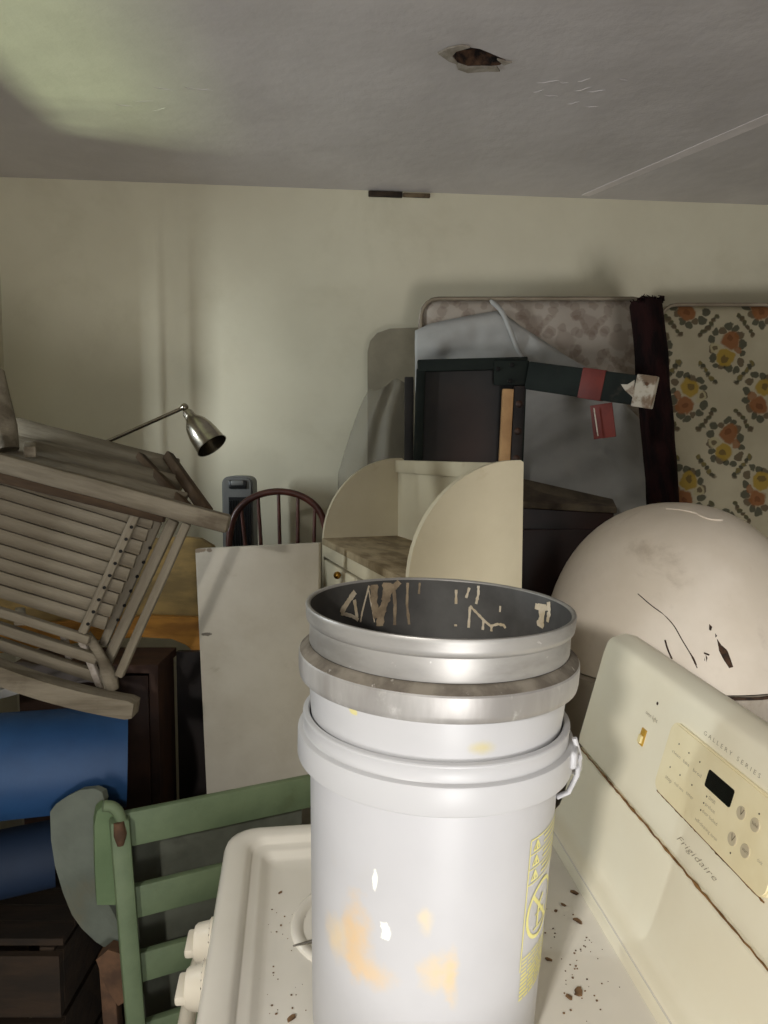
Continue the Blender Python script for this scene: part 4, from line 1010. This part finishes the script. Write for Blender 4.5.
bm_obj('tape_band', lathe_bm([(.143, .4095), (.1515, .4090), (.1530, .4105), (.1540, .416), (.1545, .428), (.1543, .4345), (.1530, .4362), (.151, .4358), (.1505, .43), (.148, .412), (.143, .411)], N, closed=True), M['tape'], bk2, BW, 35)
bm_obj('dusty_ledge', lathe_bm([(.1426, .430), (.1515, .430), (.1532, .4364), (.1500, .4385), (.1460, .4420), (.1436, .4440), (.1426, .4440)], N, closed=True), M['dusty'], bk2, BW, 40)
# aluminium pail on top
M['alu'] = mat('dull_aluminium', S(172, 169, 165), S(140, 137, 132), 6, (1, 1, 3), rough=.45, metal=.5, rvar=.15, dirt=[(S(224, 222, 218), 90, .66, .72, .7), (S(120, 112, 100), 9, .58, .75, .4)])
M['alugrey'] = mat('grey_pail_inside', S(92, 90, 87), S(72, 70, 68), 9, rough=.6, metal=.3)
pa_ = thing('metal_pail', 'aluminium pail with dried paint drips inside, on top of the stacked buckets', 'pail', W=BW @ Matrix.Translation((0, 0, .42)))
DZ = .010
bm_obj('wall', lathe_bm([(.1410, .4440), (.1425, .4445), (.1432, .4465), (.1432, .468), (.1445, .4695)], N), M['alu'], pa_, BW, 40)
bm_obj('rim', lathe_bm([(r, z+DZ) for r, z in [(.1435, .4595), (.1452, .4595), (.1470, .4615), (.1475, .466), (.1478, .473), (.1482, .4755), (.1475, .4775), (.1455, .478), (.1435, .4770), (.1428, .475), (.1428, .4610)]], N, closed=True), M['alu'], pa_, BW, 50)
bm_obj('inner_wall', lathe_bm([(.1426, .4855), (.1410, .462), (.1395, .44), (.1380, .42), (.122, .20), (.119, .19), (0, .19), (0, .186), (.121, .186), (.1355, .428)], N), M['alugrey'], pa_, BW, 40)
M['paint'] = mat('dried_beige_paint', S(212, 200, 178), S(186, 168, 138), 40, rough=.6)
M['paintbrown'] = mat('dried_tan_paint', S(158, 140, 114), S(120, 104, 84), 40, rough=.7)
def isurf(th, z):
    zz = z; r = (.1395 + (z-.44)*.0031/.0455 if z > .44 else .1395 - (.44-z)*.0160/.22) - .0009
    return V((r*math.sin(th), r*math.cos(th), zz))
BWi = BW.inverted()
def inner(px, py):
    o_ = BWi @ CAM; d = BWi.to_3x3() @ ray(px, py); d.normalize(); t = .3
    last = None
    while t < 2:
        p = o_ + d*t; r = math.hypot(p.x, p.y)
        if r < .139: last = p
        elif last is not None and p.y > 0: break
        t += .001
    return math.atan2(p.x, p.y), p.z
def drip(path, w, m, name='paint_drip'):
    b = bmesh.new(); prev = None; pts = [inner(x, y) for x, y in path]
    n = 6; seq = []
    for (a, z), (a2, z2) in zip(pts, pts[1:]):
        for k in range(n): seq.append((a+(a2-a)*k/n, z+(z2-z)*k/n))
    seq.append(pts[-1])
    for i, (a, z) in enumerate(seq):
        a2, z2 = seq[min(i+1, len(seq)-1)]; a1, z1 = seq[max(i-1, 0)]; da, dz = (a2-a1)*.14, z2-z1; L = math.hypot(da, dz) or 1
        ww = w*(.75 + .5*mnoise.noise(V((i*.6, w*900, 0)))); ox, oz = -dz/L*ww/2/.14, da/L*ww/2
        r = (b.verts.new(isurf(a+ox, z+oz)), b.verts.new(isurf(a-ox, z-oz)))
        if prev: b.faces.new((prev[0], prev[1], r[1], r[0]))
        prev = r
    bm_obj(name, b, m, pa_, BW)
P_, T_ = M['paint'], M['paintbrown']
for path, w, m in (([(375, 585), (374, 600), (376, 618)], .009, T_), ([(388, 583), (386, 600), (381, 612), (379, 626)], .010, T_), ([(394, 584), (395, 605), (394, 628)], .004, T_), ([(400, 582), (392, 590), (384, 600)], .007, T_),
                   ([(370, 586), (362, 612), (360, 622)], .0022, P_), ([(369, 588), (374, 622)], .0016, P_), ([(408, 583), (407, 604), (409, 626)], .0030, T_), ([(420, 583), (419, 594)], .0025, T_),
                   ([(356, 592), (350, 600)], .007, P_), ([(350, 600), (341, 613)], .0075, P_), ([(355, 600), (357, 618)], .004, P_), ([(341, 613), (352, 616), (358, 620)], .004, P_),
                   ([(456, 590), (456, 604)], .0030, P_), ([(469, 588), (466, 598)], .0028, P_), ([(478, 586), (478, 594), (476, 604)], .0030, P_), ([(470, 607), (469, 628)], .0030, P_), ([(470, 606), (476, 612), (484, 620), (491, 626)], .0028, P_),
                   ([(484, 620), (483, 631)], .003, P_), ([(491, 626), (498, 624), (504, 625), (506, 628)], .0030, P_), ([(492, 626), (492, 632)], .003, P_), ([(456, 624), (455, 632)], .003, P_), ([(500, 606), (500, 612)], .002, P_),
                   ([(534, 606), (541, 609), (546, 608)], .006, P_), ([(541, 604), (541, 618), (540, 627)], .012, P_), ([(547, 602), (548, 612), (547, 622)], .006, P_)):
    drip(path, w*1.45, m)

# ================================================================== CRUMBS AND FLAKES ON THE STOVE
M['flake'] = mat('rust_flake', S(126, 96, 66), S(78, 58, 40), 60, rough=.9)
def flake(px, py, size, label, grp):
    p = SW @ sloc(px, py, -.0238); b = bmesh.new(); n = 7; o = []
    for k in range(n):
        a = 2*PI*k/n; r = size*random.uniform(.6, 1.15); o.append(V((r*math.cos(a), r*.62*math.sin(a), random.uniform(0, size*.12))))
    prism_bm(o, (0, 0, size*.22), b)
    R_ = SW.to_3x3().to_4x4(); W_ = Matrix.Translation(p) @ R_ @ Matrix.Rotation(random.random()*6, 4, 'Z')
    tag(bm_obj('rust_flake', b, M['flake'], W=W_), label, 'flake', grp)
GR = 'rust flakes on the stove top'
for x, y, s_, lb in ((562, 812, .014, 'largest brown flake on the stove top, at its far end behind the bucket'), (556, 833, .012, 'broad brown flake just in front of the largest one, tight against the bucket'),
                     (577, 921, .008, 'brown flake halfway along the stove top, nearest the sloping splash panel'), (574, 893, .007, 'brown flake beyond the halfway flake, near the splash panel'),
                     (579, 993, .008, 'rounded brown flake at the near end of the stove top'), (569, 998, .006, 'small brown flake just left of the rounded near flake'),
                     (563, 905, .005, 'small brown flake left of the two flakes by the splash panel'), (556, 911, .004, 'tiny brown flake closest to the yellow print of the bucket'), (549, 960, .005, 'small dark flake beside the lower right edge of the bucket')):
    flake(x, y, s_, lb, GR)
for x, y, s_, lb in ((280, 893, .004, 'tiny dark crumb in the far left of the stove tray'), (291, 1019, .007, 'dark crumb at the near end of the stove tray left of the bucket')):
    flake(x, y, s_, lb, 'dark crumbs left of the bucket')
b = bmesh.new()
for k in range(130):
    if k < 45: x, y = random.uniform(250, 306), random.uniform(880, 1020)
    else: x, y = random.gauss(575, 24), random.gauss(960, 60)
    l = sloc(x, y, -.0238)
    if not (.075 < l.x < .515 and -WID+.08 < l.y < -.08): continue
    s = random.uniform(.0004, .0012)
    box_bm(s, s*random.uniform(.4, 1), s*.5, 0, c=(l.x, l.y, -.0238+s*.4), bm=b)
cs = tag(bm_obj('fine_crumbs', b, M['flake'], W=SW), 'fine brown crumbs scattered over the stove top', 'crumbs'); cs['kind'] = 'stuff'
